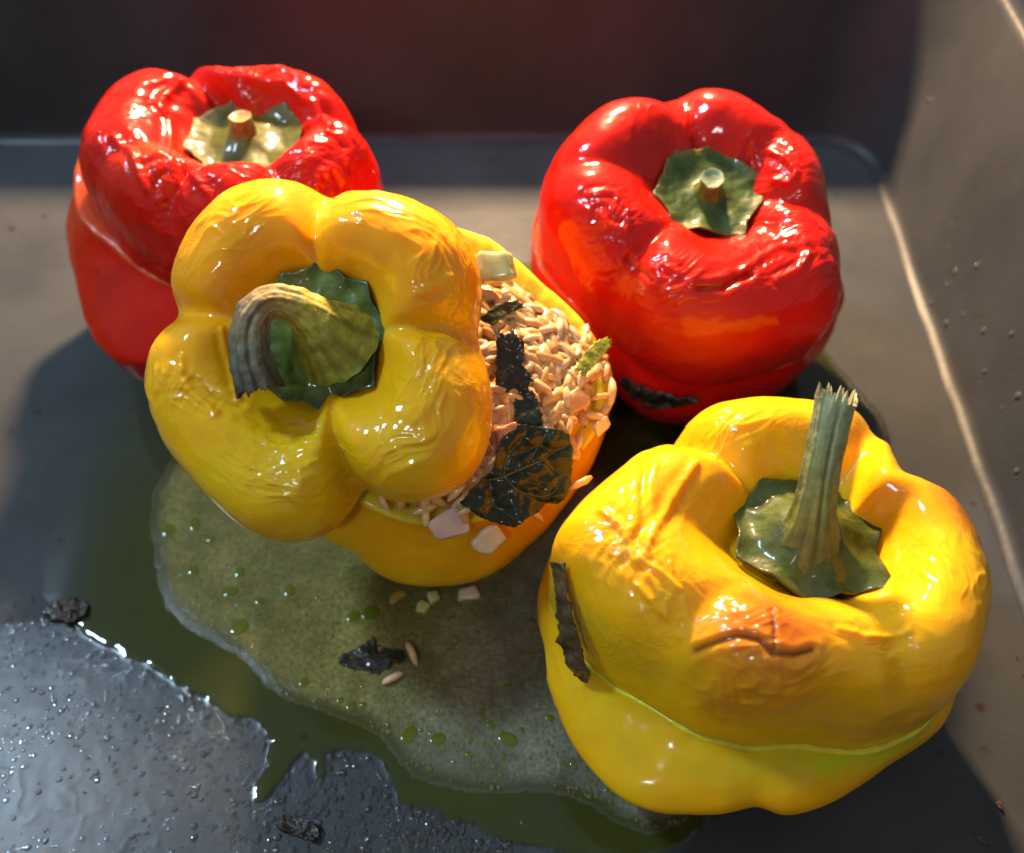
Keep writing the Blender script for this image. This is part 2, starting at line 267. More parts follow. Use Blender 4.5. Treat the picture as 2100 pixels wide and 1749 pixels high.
CREASES = {
 'A': [([(-1.34, 2.0), (-1.5, 1.75), (-1.69, 1.4), (-1.75, 0.94), (-1.5, 0.68), (-1.36, 0.07), (-1.08, -1.01)], 0.1, -0.12), ([(-2.53, -0.76), (-1.82, -1.56), (-1.55, -2.09), (-1.45, -2.35), (-1.32, -2.55)], 0.1, -0.12), ([(-1.47, -2.0), (-0.95, -1.83), (-0.86, -2.16), (-1.12, -2.45)], 0.09, 0.1), ([(-0.95, -1.06), (-0.44, -1.79), (0.22, -2.85), (0.44, -3.04)], 0.09, -0.1), ([(0.59, 1.94), (1.6, 1.82), (2.23, 1.2), (2.56, 0.9), (3.16, -0.44)], 0.1, -0.1), ([(3.12, -0.7), (3.45, -0.68), (3.7, -0.82), (3.57, -1.25)], 0.09, -0.12), ([(2.87, -2.19), (3.03, -1.89), (3.31, -1.61), (3.47, -1.65), (3.65, -1.45)], 0.08, -0.1)],
 'B': [([(-2.48, -0.66), (-2.14, -0.79), (-1.74, -1.1), (-1.33, -1.27)], 0.07, 0.08), ([(-2.56, -0.26), (-2.49, -0.63), (-2.3, -1.02), (-1.77, -1.44)], 0.07, -0.06), ([(-1.83, 0.41), (-1.75, -0.07), (-1.59, -0.59), (-1.4, -1.12)], 0.05, -0.05)],
 'C': [([(1.41, 1.03), (1.38, 1.51), (1.8, 1.3), (2.14, 0.83), (2.29, 0.46), (2.11, 0.23), (1.79, 0.43)], 0.08, -0.09), ([(-2.02, -1.8), (-1.64, -2.38), (-1.51, -2.53)], 0.08, 0.07), ([(-2.99, -0.26), (-2.73, -0.24), (-2.35, -0.25), (-2.09, -0.7), (-2.04, -1.15), (-2.12, -1.25), (-2.55, -1.14), (-2.74, -0.81)], 0.08, -0.08), ([(-1.55, -2.31), (-1.29, -2.23), (-0.91, -2.51)], 0.07, -0.07), ([(-0.41, -2.97), (0.16, -2.93), (0.57, -2.68), (0.82, -2.56)], 0.1, 0.14), ([(0.63, -2.54), (1.15, -2.04), (1.65, -1.73), (1.95, -1.75)], 0.09, -0.1), ([(1.49, -2.68), (2.06, -2.41), (2.34, -1.96)], 0.08, -0.09), ([(-1.19, -2.89), (-0.81, -2.9), (-0.68, -3.08), (-0.89, -3.17), (-1.12, -3.05)], 0.06, -0.05)],
 'D': [([(-2.97, 1.68), (-3.2, 0.38), (-3.22, -0.37), (-3.52, -0.8)], 0.09, 0.1), ([(-4.05, 0.06), (-3.69, -0.33), (-3.52, -0.8), (-3.46, -1.18)], 0.08, -0.07), ([(-1.94, 1.31), (-2.56, 0.38), (-3.02, -0.52), (-3.33, -1.1)], 0.09, -0.08), ([(-3.4, -1.58), (-3.1, -1.91), (-2.72, -2.16), (-2.54, -2.42)], 0.06, -0.06), ([(-3.24, -1.16), (-2.86, -1.44), (-2.59, -1.68)], 0.05, -0.05), ([(0.37, -2.53), (0.9, -2.62), (1.83, -2.39)], 0.07, -0.06)],
}
# ================================================================ the roasting pan
def enamel(name, spec, k=1., r0=.28, r1=.42):
    m, nt, out = new_mat(name)
    p = principled(nt, out, Roughness=.34, Specular__IOR__Level=spec)
    tc = N(nt, 'ShaderNodeTexCoord')
    n1 = N(nt, 'ShaderNodeTexNoise', Scale=22, Detail=6, Roughness=.6); n2 = N(nt, 'ShaderNodeTexNoise', Scale=160, Detail=4, Roughness=.7)
    for n in (n1, n2): nt.links.new(tc.outputs['Object'], n.inputs['Vector'])
    r = N(nt, 'ShaderNodeValToRGB'); e = r.color_ramp.elements
    e[0].position = .35; e[0].color = (.032*k, .034*k, .037*k, 1); e[1].position = .72; e[1].color = (.048*k, .050*k, .053*k, 1)
    nt.links.new(n1.outputs['Fac'], r.inputs['Fac'])
    # baked-on brown grease flecks
    v = N(nt, 'ShaderNodeTexVoronoi', Scale=120); nt.links.new(tc.outputs['Object'], v.inputs['Vector'])
    r2 = N(nt, 'ShaderNodeValToRGB'); e = r2.color_ramp.elements
    e[0].position = .10; e[0].color = (1, 1, 1, 1); e[1].position = .20; e[1].color = (0, 0, 0, 1)
    nt.links.new(v.outputs['Distance'], r2.inputs['Fac'])
    r3 = N(nt, 'ShaderNodeValToRGB'); e = r3.color_ramp.elements
    e[0].position = .50; e[0].color = (0, 0, 0, 1); e[1].position = .60; e[1].color = (1, 1, 1, 1)
    n3 = N(nt, 'ShaderNodeTexNoise', Scale=34, Detail=3); nt.links.new(tc.outputs['Object'], n3.inputs['Vector']); nt.links.new(n3.outputs['Fac'], r3.inputs['Fac'])
    mul = N(nt, 'ShaderNodeMath', _operation='MULTIPLY'); nt.links.new(r2.outputs[0], mul.inputs[0]); nt.links.new(r3.outputs[0], mul.inputs[1])
    mx = N(nt, 'ShaderNodeMixRGB', Color2=(.035, .02, .012, 1)); nt.links.new(mul.outputs[0], mx.inputs['Fac']); nt.links.new(r.outputs[0], mx.inputs['Color1'])
    nt.links.new(mx.outputs[0], p.inputs['Base Color'])
    rr = N(nt, 'ShaderNodeMapRange'); rr.inputs['To Min'].default_value = r0; rr.inputs['To Max'].default_value = r1
    nt.links.new(n1.outputs['Fac'], rr.inputs['Value']); nt.links.new(rr.outputs[0], p.inputs['Roughness'])
    b = N(nt, 'ShaderNodeBump', Strength=.3, Distance=.0006); nt.links.new(n2.outputs['Fac'], b.inputs['Height']); nt.links.new(b.outputs[0], p.inputs['Normal'])
    return m
M_PAN = enamel('dark_enamel', .22, .8, .36, .5); M_FLOOR = enamel('lit_floor_enamel', .03, 1.3)  # same enamel; duller floor copy, colour lightened to stand for the lamp's sheen
PX0, PX1, PY0, PY1 = -22.5, 13.9, 1.2, 32.9
def pan_loop(off, z, cr, n=14):
    """rounded rectangle grown by off"""
    x0, x1, y0, y1 = PX0-off, PX1+off, PY0-off, PY1+off; r = cr+off
    pts = []
    for cx, cy, a0 in ((x1-r, y1-r, 0), (x0+r, y1-r, 90), (x0+r, y0+r, 180), (x1-r, y0+r, 270)):
        for k in range(n+1):
            a = R_(a0+90*k/n); pts.append((cx+r*math.cos(a), cy+r*math.sin(a), z))
    # even out the long sides
    out = []
    for i, p in enumerate(pts):
        q = pts[(i+1) % len(pts)]; d = math.hypot(p[0]-q[0], p[1]-q[1]); m = 60 if (i+1) % (n+1) == 0 else 1
        for k in range(m): out.append((p[0]+(q[0]-p[0])*k/m, p[1]+(q[1]-p[1])*k/m, z))
    return np.array(out)
pan = thing('roasting_pan', 'dark grey enamel roasting pan holding the four stuffed peppers', 'roasting pan')
FR, FL = .5, R_(13)
prof = [(-FR, 0)]
for k in range(1, 9):
    a = (math.pi/2-FL)*k/8; prof.append((-FR+FR*math.sin(a), FR-FR*math.cos(a)))
ox, oz = prof[-1]
for k in range(1, 9):
    z = oz+(7.0-oz)*k/8; prof.append((ox+(z-oz)*math.tan(FL), z))
loops = [pan_loop(o, z, 2.2) for o, z in prof]
V = np.concatenate(loops); n = len(loops[0]); wob = pnoise(V*.12, 77)*.05+pnoise(V*np.array([.35, .35, .1]), 78)*.09; fil = pnoise(V*np.array([.5, .9, .5]), 79)*.05*(V[:, 2] > .01)*(V[:, 2] < .75); wob = wob+fil; V[:, 2] += np.abs(fil)*.5; V[:, 0] += wob*(V[:, 2] > .01); V[:, 1] += wob*(V[:, 2] > .01)
F = tube_faces(len(loops), n)
mesh_obj('wall', V, F, M_PAN, pan)
rim_prof = [(prof[-1][0], 7.0), (prof[-1][0]+.05, 7.16), (prof[-1][0]+.2, 7.27), (prof[-1][0]+.45, 7.27), (prof[-1][0]+.75, 7.2), (prof[-1][0]+.9, 7.02), (prof[-1][0]+.88, 6.8)]
loops = [pan_loop(o, z+.002, 2.2) for o, z in rim_prof]
mesh_obj('rim', np.concatenate(loops), tube_faces(len(loops), n), M_PAN, pan)
base = pan_loop(-FR, 0, 2.2)
mesh_obj('base', base, [list(range(len(base)))], M_FLOOR, pan, smooth=False)

# ================================================================ liquids on the pan floor
def poly_sd(x, y, poly):
    """signed distance, positive inside"""
    p = np.array(poly); q = np.roll(p, -1, 0); d = np.full(x.shape, 1e9); ins = np.zeros(x.shape, bool)
    for (ax, ay), (bx, by) in zip(p, q):
        ex, ey = bx-ax, by-ay; t = np.clip(((x-ax)*ex+(y-ay)*ey)/(ex*ex+ey*ey), 0, 1)
        d = np.minimum(d, np.hypot(x-ax-t*ex, y-ay-t*ey))
        c = ((ay > y) != (by > y)) & (x < ex*(y-ay)/((ey) if abs(ey) > 1e-9 else 1e-9)+ax); ins ^= c
    return np.where(ins, d, -d)
def sheet(name, x, y, z, keep, mat, attrs):
    ny, nx = x.shape
    i = np.arange(ny-1)[:, None]; j = np.arange(nx-1)[None, :]; a = i*nx+j
    Fq = np.stack([a, a+1, a+nx+1, a+nx], -1).reshape(-1, 4)
    kf = keep.ravel()[Fq].any(1); Fq = Fq[kf]
    used = np.unique(Fq); mp = np.full(nx*ny, -1); mp[used] = np.arange(len(used))
    V = np.stack([x.ravel(), y.ravel(), z.ravel()], 1)[used]
    return mesh_obj(name, V, mp[Fq], mat, attrs={k: v.ravel()[used] for k, v in attrs.items()})
step = .05
gx, gy = np.meshgrid(np.arange(-16.5, 13, step), np.arange(5.4, 26, step))
zz = np.zeros_like(gx); p3 = np.stack([gx, gy, zz], -1)
wig = .16*fbm(p3*1.1, 3, 5)+.05*pnoise(p3*4, 9)
sd = poly_sd(gx, gy, POOL)+wig
h_pool = np.where(sd > 0, .05*(1-np.exp(-np.maximum(sd, 0)/(.07+1.6*sstep(-10.0, -13.0, gx)*sstep(12.3, 13.6, gy)))), 0)
# wrinkled grease film outside the pool, towards the near left corner of the pan
reg = sstep(1.0, 3.0, -sd)*0 + np.where(sd < .05, 1., 0.)*sstep(3.5, 1.0, gx)*sstep(12.9, 11.0, gy)
cell = pnoise(p3*.85+3.3, 21)+.35*pnoise(p3*2.1, 22)
ring = np.exp(-(np.abs(cell)/.03)**2)*sstep(.02, .3, pnoise(p3*.35, 23)+.12)
drops = np.maximum(0, pnoise(p3*4.2, 24)-.33)*.28
h_gr = reg*(ring*.010+.011+.010*fbm(p3*1.3, 3, 25))
h = h_pool+np.where(sd < .05, h_gr, 0)
deep = h_pool*sstep(-14.4, -9.0, gx)*(1-.35*sstep(14, 20, gy))*(.75+.4*fbm(p3*.35, 2, 29))
for _ in range(1): h = (h+np.roll(h, 1, 0)+np.roll(h, -1, 0)+np.roll(h, 1, 1)+np.roll(h, -1, 1))/5
def liquid_mat(name, deep_col, k, bumpscale=None):
    m, nt, out = new_mat(name)
    at = N(nt, 'ShaderNodeAttribute', _attribute_name='deep')
    mul = N(nt, 'ShaderNodeMath', _operation='MULTIPLY'); mul.inputs[1].default_value = k
    nt.links.new(at.outputs['Fac'], mul.inputs[0])
    cl = N(nt, 'ShaderNodeClamp'); nt.links.new(mul.outputs[0], cl.inputs['Value'])
    mx = N(nt, 'ShaderNodeMixRGB', Color1=(1, 1, 1, 1), Color2=deep_col); nt.links.new(cl.outputs[0], mx.inputs['Fac'])
    tr = N(nt, 'ShaderNodeBsdfTransparent'); nt.links.new(mx.outputs[0], tr.inputs['Color'])
    df = N(nt, 'ShaderNodeBsdfDiffuse', Color=(.12, .135, .022, 1))
    m1 = N(nt, 'ShaderNodeMixShader'); sc = N(nt, 'ShaderNodeMath', _operation='MULTIPLY'); sc.inputs[1].default_value = .30
    nt.links.new(cl.outputs[0], sc.inputs[0]); nt.links.new(sc.outputs[0], m1.inputs['Fac']); nt.links.new(tr.outputs[0], m1.inputs[1]); nt.links.new(df.outputs[0], m1.inputs[2])
    gl = N(nt, 'ShaderNodeBsdfGlossy'); rm = N(nt, 'ShaderNodeMapRange'); rm.inputs['From Max'].default_value = .25; rm.inputs['To Min'].default_value = .33; rm.inputs['To Max'].default_value = .05; nt.links.new(cl.outputs[0], rm.inputs['Value']); nt.links.new(rm.outputs[0], gl.inputs['Roughness']); fr = N(nt, 'ShaderNodeFresnel', IOR=1.45)
    aw = N(nt, 'ShaderNodeAttribute', _attribute_name='wet'); fw = N(nt, 'ShaderNodeMath', _operation='MULTIPLY'); nt.links.new(fr.outputs[0], fw.inputs[0]); nt.links.new(aw.outputs['Fac'], fw.inputs[1])
    m2 = N(nt, 'ShaderNodeMixShader'); nt.links.new(fw.outputs[0], m2.inputs['Fac']); nt.links.new(m1.outputs[0], m2.inputs[1]); nt.links.new(gl.outputs[0], m2.inputs[2])
    nt.links.new(m2.outputs[0], out.inputs['Surface'])
    return m
M_OIL = liquid_mat('olive_oil', (.56, .58, .13, 1), 20)
oil = sheet('oil_pool', gx, gy, .004+h, h > .0035, M_OIL, {'deep': deep, 'wet': (1-sstep(-11.0, -13.2, gx)*sstep(12.0, 13.0, gy))*np.where(sd < .03, .62, 1.)})
tag(oil, 'green olive oil pooled across the pan floor with smeared greasy edges', 'oil', kind='stuff')
# pale emulsion floating on the oil
step = .07
gx, gy = np.meshgrid(np.arange(-10.8, 6, step), np.arange(6.2, 20, step)); p3 = np.stack([gx, gy, 0*gx], -1)
sdm = poly_sd(gx, gy, MILK)+.12*fbm(p3*1.4, 3, 35)
hm = np.where(sdm > 0, .028*(1-np.exp(-np.maximum(sdm, 0)/.22)), 0)
cloud = np.clip(.62+.55*fbm(p3*.55, 3, 36)+.25*pnoise(p3*2.2, 37), .15, 1)*sstep(0, .5, sdm)+.22*np.exp(-(sdm/.06)**2)
gold = sstep(-.5, -5.5, gx+.55*(gy-9)*-1)  # the yellow side lies towards the left edge
def milk_mat():
    m, nt, out = new_mat('milky_broth')
    at = N(nt, 'ShaderNodeAttribute', _attribute_name='cloud'); ag = N(nt, 'ShaderNodeAttribute', _attribute_name='gold')
    tc = N(nt, 'ShaderNodeTexCoord'); n = N(nt, 'ShaderNodeTexNoise', Scale=900, Detail=4, Roughness=.7); nt.links.new(tc.outputs['Object'], n.inputs['Vector'])
    mr = N(nt, 'ShaderNodeMapRange'); mr.inputs['From Min'].default_value = .35; mr.inputs['From Max'].default_value = .7; mr.inputs['To Min'].default_value = .24; mr.inputs['To Max'].default_value = .66
    nt.links.new(n.outputs['Fac'], mr.inputs['Value'])
    mul = N(nt, 'ShaderNodeMath', _operation='MULTIPLY'); nt.links.new(at.outputs['Fac'], mul.inputs[0]); nt.links.new(mr.outputs[0], mul.inputs[1])
    mx = N(nt, 'ShaderNodeMixRGB', Color1=(.44, .43, .32, 1), Color2=(.50, .43, .14, 1)); nt.links.new(ag.outputs['Fac'], mx.inputs['Fac'])
    df = N(nt, 'ShaderNodeBsdfDiffuse'); nt.links.new(mx.outputs[0], df.inputs['Color'])
    tr = N(nt, 'ShaderNodeBsdfTransparent')
    m1 = N(nt, 'ShaderNodeMixShader'); nt.links.new(mul.outputs[0], m1.inputs['Fac']); nt.links.new(tr.outputs[0], m1.inputs[1]); nt.links.new(df.outputs[0], m1.inputs[2])
    gl = N(nt, 'ShaderNodeBsdfGlossy', Roughness=.10); fr = N(nt, 'ShaderNodeFresnel', IOR=1.35)
    b = N(nt, 'ShaderNodeBump', Strength=.25, Distance=.0004); nt.links.new(n.outputs['Fac'], b.inputs['Height']); nt.links.new(b.outputs[0], gl.inputs['Normal'])
    m2 = N(nt, 'ShaderNodeMixShader'); nt.links.new(fr.outputs[0], m2.inputs['Fac']); nt.links.new(m1.outputs[0], m2.inputs[1]); nt.links.new(gl.outputs[0], m2.inputs[2])
    nt.links.new(m2.outputs[0], out.inputs['Surface'])
    return m
milk = sheet('broth_film', gx, gy, .058+hm, hm > .002, milk_mat(), {'cloud': cloud, 'gold': gold})
tag(milk, 'cloudy speckled film of broth floating on the green oil', 'broth', kind='stuff')
# domes: droplets of fat
def dome(n=8, rings=3):
    V = [(0, 0, 1.)]; F = []
    for r in range(1, rings+1):
        a = r/rings*math.pi/2
        V += [(math.sin(a)*math.cos(2*math.pi*k/n), math.sin(a)*math.sin(2*math.pi*k/n), math.cos(a)) for k in range(n)]
    V = np.array(V)
    for k in range(n): F.append((0, 1+k, 1+(k+1) % n))
    T = list(F)
    for r in range(rings-1):
        for k in range(n):
            a, b = 1+r*n+k, 1+r*n+(k+1) % n; T += [(a, a+n, b+n), (a, b+n, b)]
    return V, np.array(T)
def dome_field(name, pts, mat, flat=.5, z0=.0):
    dv, df = dome(7, 3)
    pts = np.array(pts); k = len(pts)
    fl = np.random.RandomState(k).uniform(*(flat if isinstance(flat, tuple) else (flat, flat)), size=k)
    V = dv[None]*np.stack([pts[:, 2], pts[:, 2]*pts[:, 3], pts[:, 2]*fl], 1)[:, None, :]
    ang = pts[:, 4][:, None]; c, s = np.cos(ang), np.sin(ang)
    X = V[..., 0]*c-V[..., 1]*s; Y = V[..., 0]*s+V[..., 1]*c
    V = np.stack([X+pts[:, 0:1], Y+pts[:, 1:2], V[..., 2]+z0], -1).reshape(-1, 3)
    Fa = (df[None]+(np.arange(k)*len(dv))[:, None, None]).reshape(-1, 3)
    return mesh_obj(name, V, Fa, mat)
def clear_drop(name, colr, dfac):
    m, nt, out = new_mat(name)
    tr = N(nt, 'ShaderNodeBsdfTransparent', Color=colr); df = N(nt, 'ShaderNodeBsdfDiffuse', Color=colr)
    m1 = N(nt, 'ShaderNodeMixShader', Fac=dfac); nt.links.new(tr.outputs[0], m1.inputs[1]); nt.links.new(df.outputs[0], m1.inputs[2])
    gl = N(nt, 'ShaderNodeBsdfGlossy', Roughness=.06); fr = N(nt, 'ShaderNodeFresnel', IOR=1.6)
    m2 = N(nt, 'ShaderNodeMixShader'); nt.links.new(fr.outputs[0], m2.inputs['Fac']); nt.links.new(m1.outputs[0], m2.inputs[1]); nt.links.new(gl.outputs[0], m2.inputs[2])
    nt.links.new(m2.outputs[0], out.inputs['Surface'])
    return m
rs = np.random.RandomState(4)
def scatter(k, x0, x1, y0, y1, dens, rlo, rhi):
    q = rs.rand(k, 2)*[x1-x0, y1-y0]+[x0, y0]
    keep = rs.rand(k) < dens(q[:, 0], q[:, 1]); q = q[keep]; n = len(q)
    return np.column_stack([q, rlo+(rhi-rlo)*rs.rand(n)**3, .7+.6*rs.rand(n), rs.rand(n)*6.28])
def d_grease(x, y):
    p = np.stack([x, y, 0*x], -1); s = poly_sd(x, y, POOL)
    return (s < .05)*sstep(13.2, 11.5, y)*sstep(4.5, 2., x)*(np.exp(-np.abs(s)/.7)*.9+.55*sstep(.0, .35, pnoise(p*.6, 44)+.1)+.08)
M_GREASE = clear_drop('grease_bead', (.97, .97, .96, 1), .0)
gd = dome_field('grease_beads', scatter(26000, -14, 5, 5.5, 13.5, d_grease, .016, .095), M_GREASE, (.08, .34), .010)
gd2 = dome_field('fat_specks', scatter(2600, -4.5, 2.5, 5.4, 7.6, lambda x, y: sstep(7.4, 6.6, y)*sstep(.0, .25, pnoise(np.stack([x, y, 0*x], -1)*.8, 48)+.12), .016, .07), clear_drop('pale_fat', (.95, .92, .82, 1), .02), (.15, .45), .012)
tag(gd2, 'golden glinting specks of fat along the near middle of the pan floor', 'grease', kind='stuff')
tag(gd, 'tiny glinting beads of grease on the bare near left pan floor', 'grease', kind='stuff')
def d_milk(x, y):
    p = np.stack([x, y, 0*x], -1); s = poly_sd(x, y, MILK)
    return (s > .1)*(.25+.75*sstep(-.1, .35, pnoise(p*.9, 46)))
bub = dome_field('fat_bubbles', scatter(17000, -10.5, 5, 6.5, 17.5, d_milk, .012, .06), clear_drop('golden_fat', (.66, .58, .18, 1), .16), (.08, .3), .088)
tag(bub, 'fine golden fat bubbles speckling the cloudy broth film', 'bubbles', kind='stuff')
# specks of fat splashed on the side wall
def wall_beads():
    dv, df = dome(8, 3); r = np.random.RandomState(12); V = []; Fa = []; n = 0
    for _ in range(70):
        y = r.uniform(9, 32); z = abs(r.normal(0, 1.6))+.15
        if z > 6.6: continue
        x = PX1+prof[8][0]+(z-prof[8][1])*math.tan(FL) if z > prof[8][1] else PX1-.12
        s = .03+.09*r.rand()**3
        nn = np.array([-math.cos(FL), 0, math.sin(FL)]); e1 = np.array([0, 1., 0]); e2 = np.cross(nn, e1)
        V.append(np.array([x, y, z])+s*(dv[:, 0:1]*e1+dv[:, 1:2]*e2*1.2+dv[:, 2:3]*nn*.5)); Fa.append(df+n); n += len(dv)
    return np.concatenate(V), np.concatenate(Fa)
V, F = wall_beads()
tag(mesh_obj('splashed_beads', V, F, clear_drop('wall_fat', (.85, .8, .7, 1), .06)), 'specks of fat splashed along the lower side wall', 'grease', kind='stuff')
# ================================================================ the peppers
M_SKIN = tint_mat('pepper_skin', rough=.40, coat=.75, sss=.5, rad=(1, .42, .08), sscale=.007, var=.09, vscale=90, bump=(380, .13, .0005), spec=.04, coatr=.06)
def skin_relief(m, dist):
    """thin shrivelled lines in the skin, in patches"""
    nt = m.node_tree; p = [n for n in nt.nodes if n.type == 'BSDF_PRINCIPLED'][0]; old = p.inputs['Normal'].links[0].from_node
    tc = N(nt, 'ShaderNodeTexCoord'); mp = N(nt, 'ShaderNodeMapping', Scale=(1.0, 1.7, .7)); nt.links.new(tc.outputs['Object'], mp.inputs['Vector'])
    n = N(nt, 'ShaderNodeTexNoise', Scale=165, Detail=2, Distortion=1.6); nt.links.new(mp.outputs[0], n.inputs['Vector'])
    a = N(nt, 'ShaderNodeMath', _operation='SUBTRACT'); a.inputs[1].default_value = .5; nt.links.new(n.outputs['Fac'], a.inputs[0])
    b = N(nt, 'ShaderNodeMath', _operation='ABSOLUTE'); nt.links.new(a.outputs[0], b.inputs[0])
    r = N(nt, 'ShaderNodeMapRange'); r.inputs['From Max'].default_value = .09; r.inputs['To Min'].default_value = 1; r.inputs['To Max'].default_value = 0; nt.links.new(b.outputs[0], r.inputs['Value'])
    k = N(nt, 'ShaderNodeTexNoise', Scale=48, Detail=2); nt.links.new(tc.outputs['Object'], k.inputs['Vector'])
    km = N(nt, 'ShaderNodeMapRange'); km.inputs['From Min'].default_value = .50; km.inputs['From Max'].default_value = .66; nt.links.new(k.outputs['Fac'], km.inputs['Value'])
    x = N(nt, 'ShaderNodeMath', _operation='MULTIPLY'); nt.links.new(r.outputs[0], x.inputs[0]); nt.links.new(km.outputs[0], x.inputs[1])
    bp = N(nt, 'ShaderNodeBump', Strength=.18, Distance=dist); nt.links.new(x.outputs[0], bp.inputs['Height']); nt.links.new(old.outputs[0], bp.inputs['Normal'])
    nt.links.new(bp.outputs[0], p.inputs['Normal']); nt.links.new(bp.outputs[0], p.inputs['Coat Normal'])
M_RED = tint_mat('red_pepper_skin', rough=.42, coat=.6, sss=.5, rad=(1, .42, .08), sscale=.007, var=.09, vscale=90, bump=(380, .13, .0005), spec=.04, coatr=.11)
skin_relief(M_SKIN, .0005); skin_relief(M_RED, .0005)
M_CUP = tint_mat('pepper_side', rough=.42, coat=.4, sss=.5, rad=(1, .42, .08), sscale=.007, var=.09, vscale=90, bump=(380, .13, .0005), spec=.04, coatr=.12)
M_GREEN = tint_mat('calyx_green', rough=.5, coat=.35, spec=.2, sss=.08, var=.3, vscale=230, bump=(600, .35, .0006), coatr=.12)
M_STEM = tint_mat('dry_stem', rough=.6, var=.3, vscale=300, bump=(700, .5, .0006))
def wrinkle(L, patches, seed):
    """skin folds: per patch (a, b, radius a, radius b, direction deg, waves per cm, height cm)"""
    d = np.zeros(L.shape[:-1])
    wp = np.stack([pnoise(L*.9, seed+i) for i in (1, 2, 3)], -1)*.55
    for i, (a, b, ra, rb, dr, fq, am) in enumerate(patches):
        ca, sa = math.cos(R_(dr)), math.sin(R_(dr))
        x = (L[..., 0]-a)*ca+(L[..., 1]-b)*sa; y = -(L[..., 0]-a)*sa+(L[..., 1]-b)*ca
        m = np.exp(-((x/ra)**2+(y/rb)**2)**1.5)*(L[..., 2] > -3)
        q = np.stack([(x+wp[..., 0])*fq*.32, (y+wp[..., 1])*fq, (L[..., 2]+wp[..., 2])*fq*.6], -1)
        nz = pnoise(q, seed+11+i); r = np.clip(1-np.abs(nz)*3.2, 0, 1)**2
        nz2 = pnoise(q*1.9+7.7, seed+31+i); r2 = np.clip(1-np.abs(nz2)*2.6, 0, 1)**2
        nf = pnoise(np.stack([(x+1.4*wp[..., 0])*1.5, (y+1.4*wp[..., 1])*5.2, L[..., 2]*2.6], -1), seed+71+i); d += .026*m*(np.clip(1-np.abs(nf)*3.4, 0, 1)**2-.2)
        d += (.5 if fq < 2 else .9)*am*m*(r-.2+.15*(r2-.3)+.7*nz)
    return d
def paint(L, base, spots, seed, var=.10):
    c = np.ones(L.shape)*np.array(base)
    n = fbm(L*.55, 3, seed)[..., None]
    c = c*(1+var*n)
    if base[1] > .2:
        for k_, cl_, th_ in ((7, (.74, .25, .004), .10), (8, (.64, .44, .005), .12)):
            mk = (.55*sstep(th_, th_+.45, fbm(L*.42+k_, 3, seed+k_)))[..., None]; c = c*(1-mk)+np.array(cl_)*mk
    else:
        mk = (.6*sstep(.08, .5, fbm(L*.45+3, 3, seed+7)))[..., None]; c = c*(1-mk)+np.array((.30, .006, .003))*mk
    for a, b, z0, ra, rz, colr, st in spots:
        m = np.exp(-(((L[..., 0]-a)**2+(L[..., 1]-b)**2)/ra**2+((L[..., 2]-z0)/rz)**2)**1.3)*st
        m = np.clip(m*(1+.5*fbm(L*2.2, 3, seed+3)), 0, 1)[..., None]
        c = c*(1-m)+np.array(colr)*m
    return c
RED = (.46, .007, .002); YEL = (.76, .335, .004); LIME = (.62, .42, .005)
def crease_fx(X, creases):
    d = np.zeros(X.shape[:-1]); m = np.zeros(X.shape[:-1])
    for pts, w, dep in creases:
        w, dep = w*.8, dep*.62
        dd = np.full(X.shape[:-1], 9.); sgn = np.zeros(X.shape[:-1])
        for (x0, y0), (x1, y1) in zip(pts[:-1], pts[1:]):
            t = np.clip(((X[..., 0]-x0)*(x1-x0)+(X[..., 1]-y0)*(y1-y0))/((x1-x0)**2+(y1-y0)**2), 0, 1)
            q = np.hypot(X[..., 0]-x0-t*(x1-x0), X[..., 1]-y0-t*(y1-y0)); dd = np.minimum(dd, q)
        on = X[..., 2] > -.5
        d += on*dep*(-np.exp(-(dd/w)**2)+.55*np.exp(-((dd-2.6*w)/(1.5*w))**2)); m = np.maximum(m, on*np.exp(-(dd/(w*.7))**2))
    return d, m
def make_lid(k, label, base, patches, spots, seed, wav=.05, creases=(), ncol=0):
    P = LIDS[k]; t = thing('pepper_hat', label, 'pepper lid', 'cut off tops of the four peppers')
    X, nc = lid_surface(P, 520, (76, 84, 36))
    L = X.copy(); top = X[:, :nc+1]
    nrm = grid_normals(X); nrm[:, nc:] = 0
    flip = np.sign((nrm[:, nc//2]*[0, 0, 1]).sum()); nrm = nrm*(1 if flip > 0 else -1)
    d = wrinkle(X, patches, seed)+wav*fbm(X*.8, 2, seed+50)+.012*fbm(X*2.5, 2, seed+60)
    cd, _ = crease_fx(L, creases); cm = crease_fx(L, creases[len(creases)-ncol:] if ncol else [])[1]; d = d+cd
    fade = np.ones(X.shape[1]); fade[:8] = np.linspace(0, 1, 8); d *= fade
    X = X+nrm*d[..., None]
    c = paint(L, base, spots, seed)
    cm = (cm*.85)[..., None]; c = c*(1-cm)+np.array((.13, .022, .006))*cm
    # the cut edge and the inside are paler flesh
    fl = np.array((.70, .42, .10)) if base in (YEL, (.75, .365, .004)) else np.array((.62, .13, .03))
    c[:, nc+1:] = fl; c[:, nc] = .5*c[:, nc]+.5*fl
    uu = np.arange(X.shape[0])*2*np.pi/X.shape[0]; cutn = .09*fbm(np.stack([np.cos(uu)*3.5, np.sin(uu)*3.5, 0*uu], -1), 3, seed+80)+.05*pnoise(np.stack([np.cos(uu)*14, np.sin(uu)*14, 0*uu], -1), seed+84)
    ramp = np.zeros(X.shape[1]); ramp[nc-20:nc+1] = np.linspace(0, 1, 21)**2; ramp[nc+1:nc+3] = 1; X[..., 2] += cutn[:, None]*ramp
    W = to_world(X, P['C'], P['ax'])
    mesh_obj('skin', W.reshape(-1, 3), grid_faces(X.shape[0], X.shape[1])[:, ::-1], M_RED if base is RED else M_SKIN, t, colors=c.reshape(-1, 3))
    return t
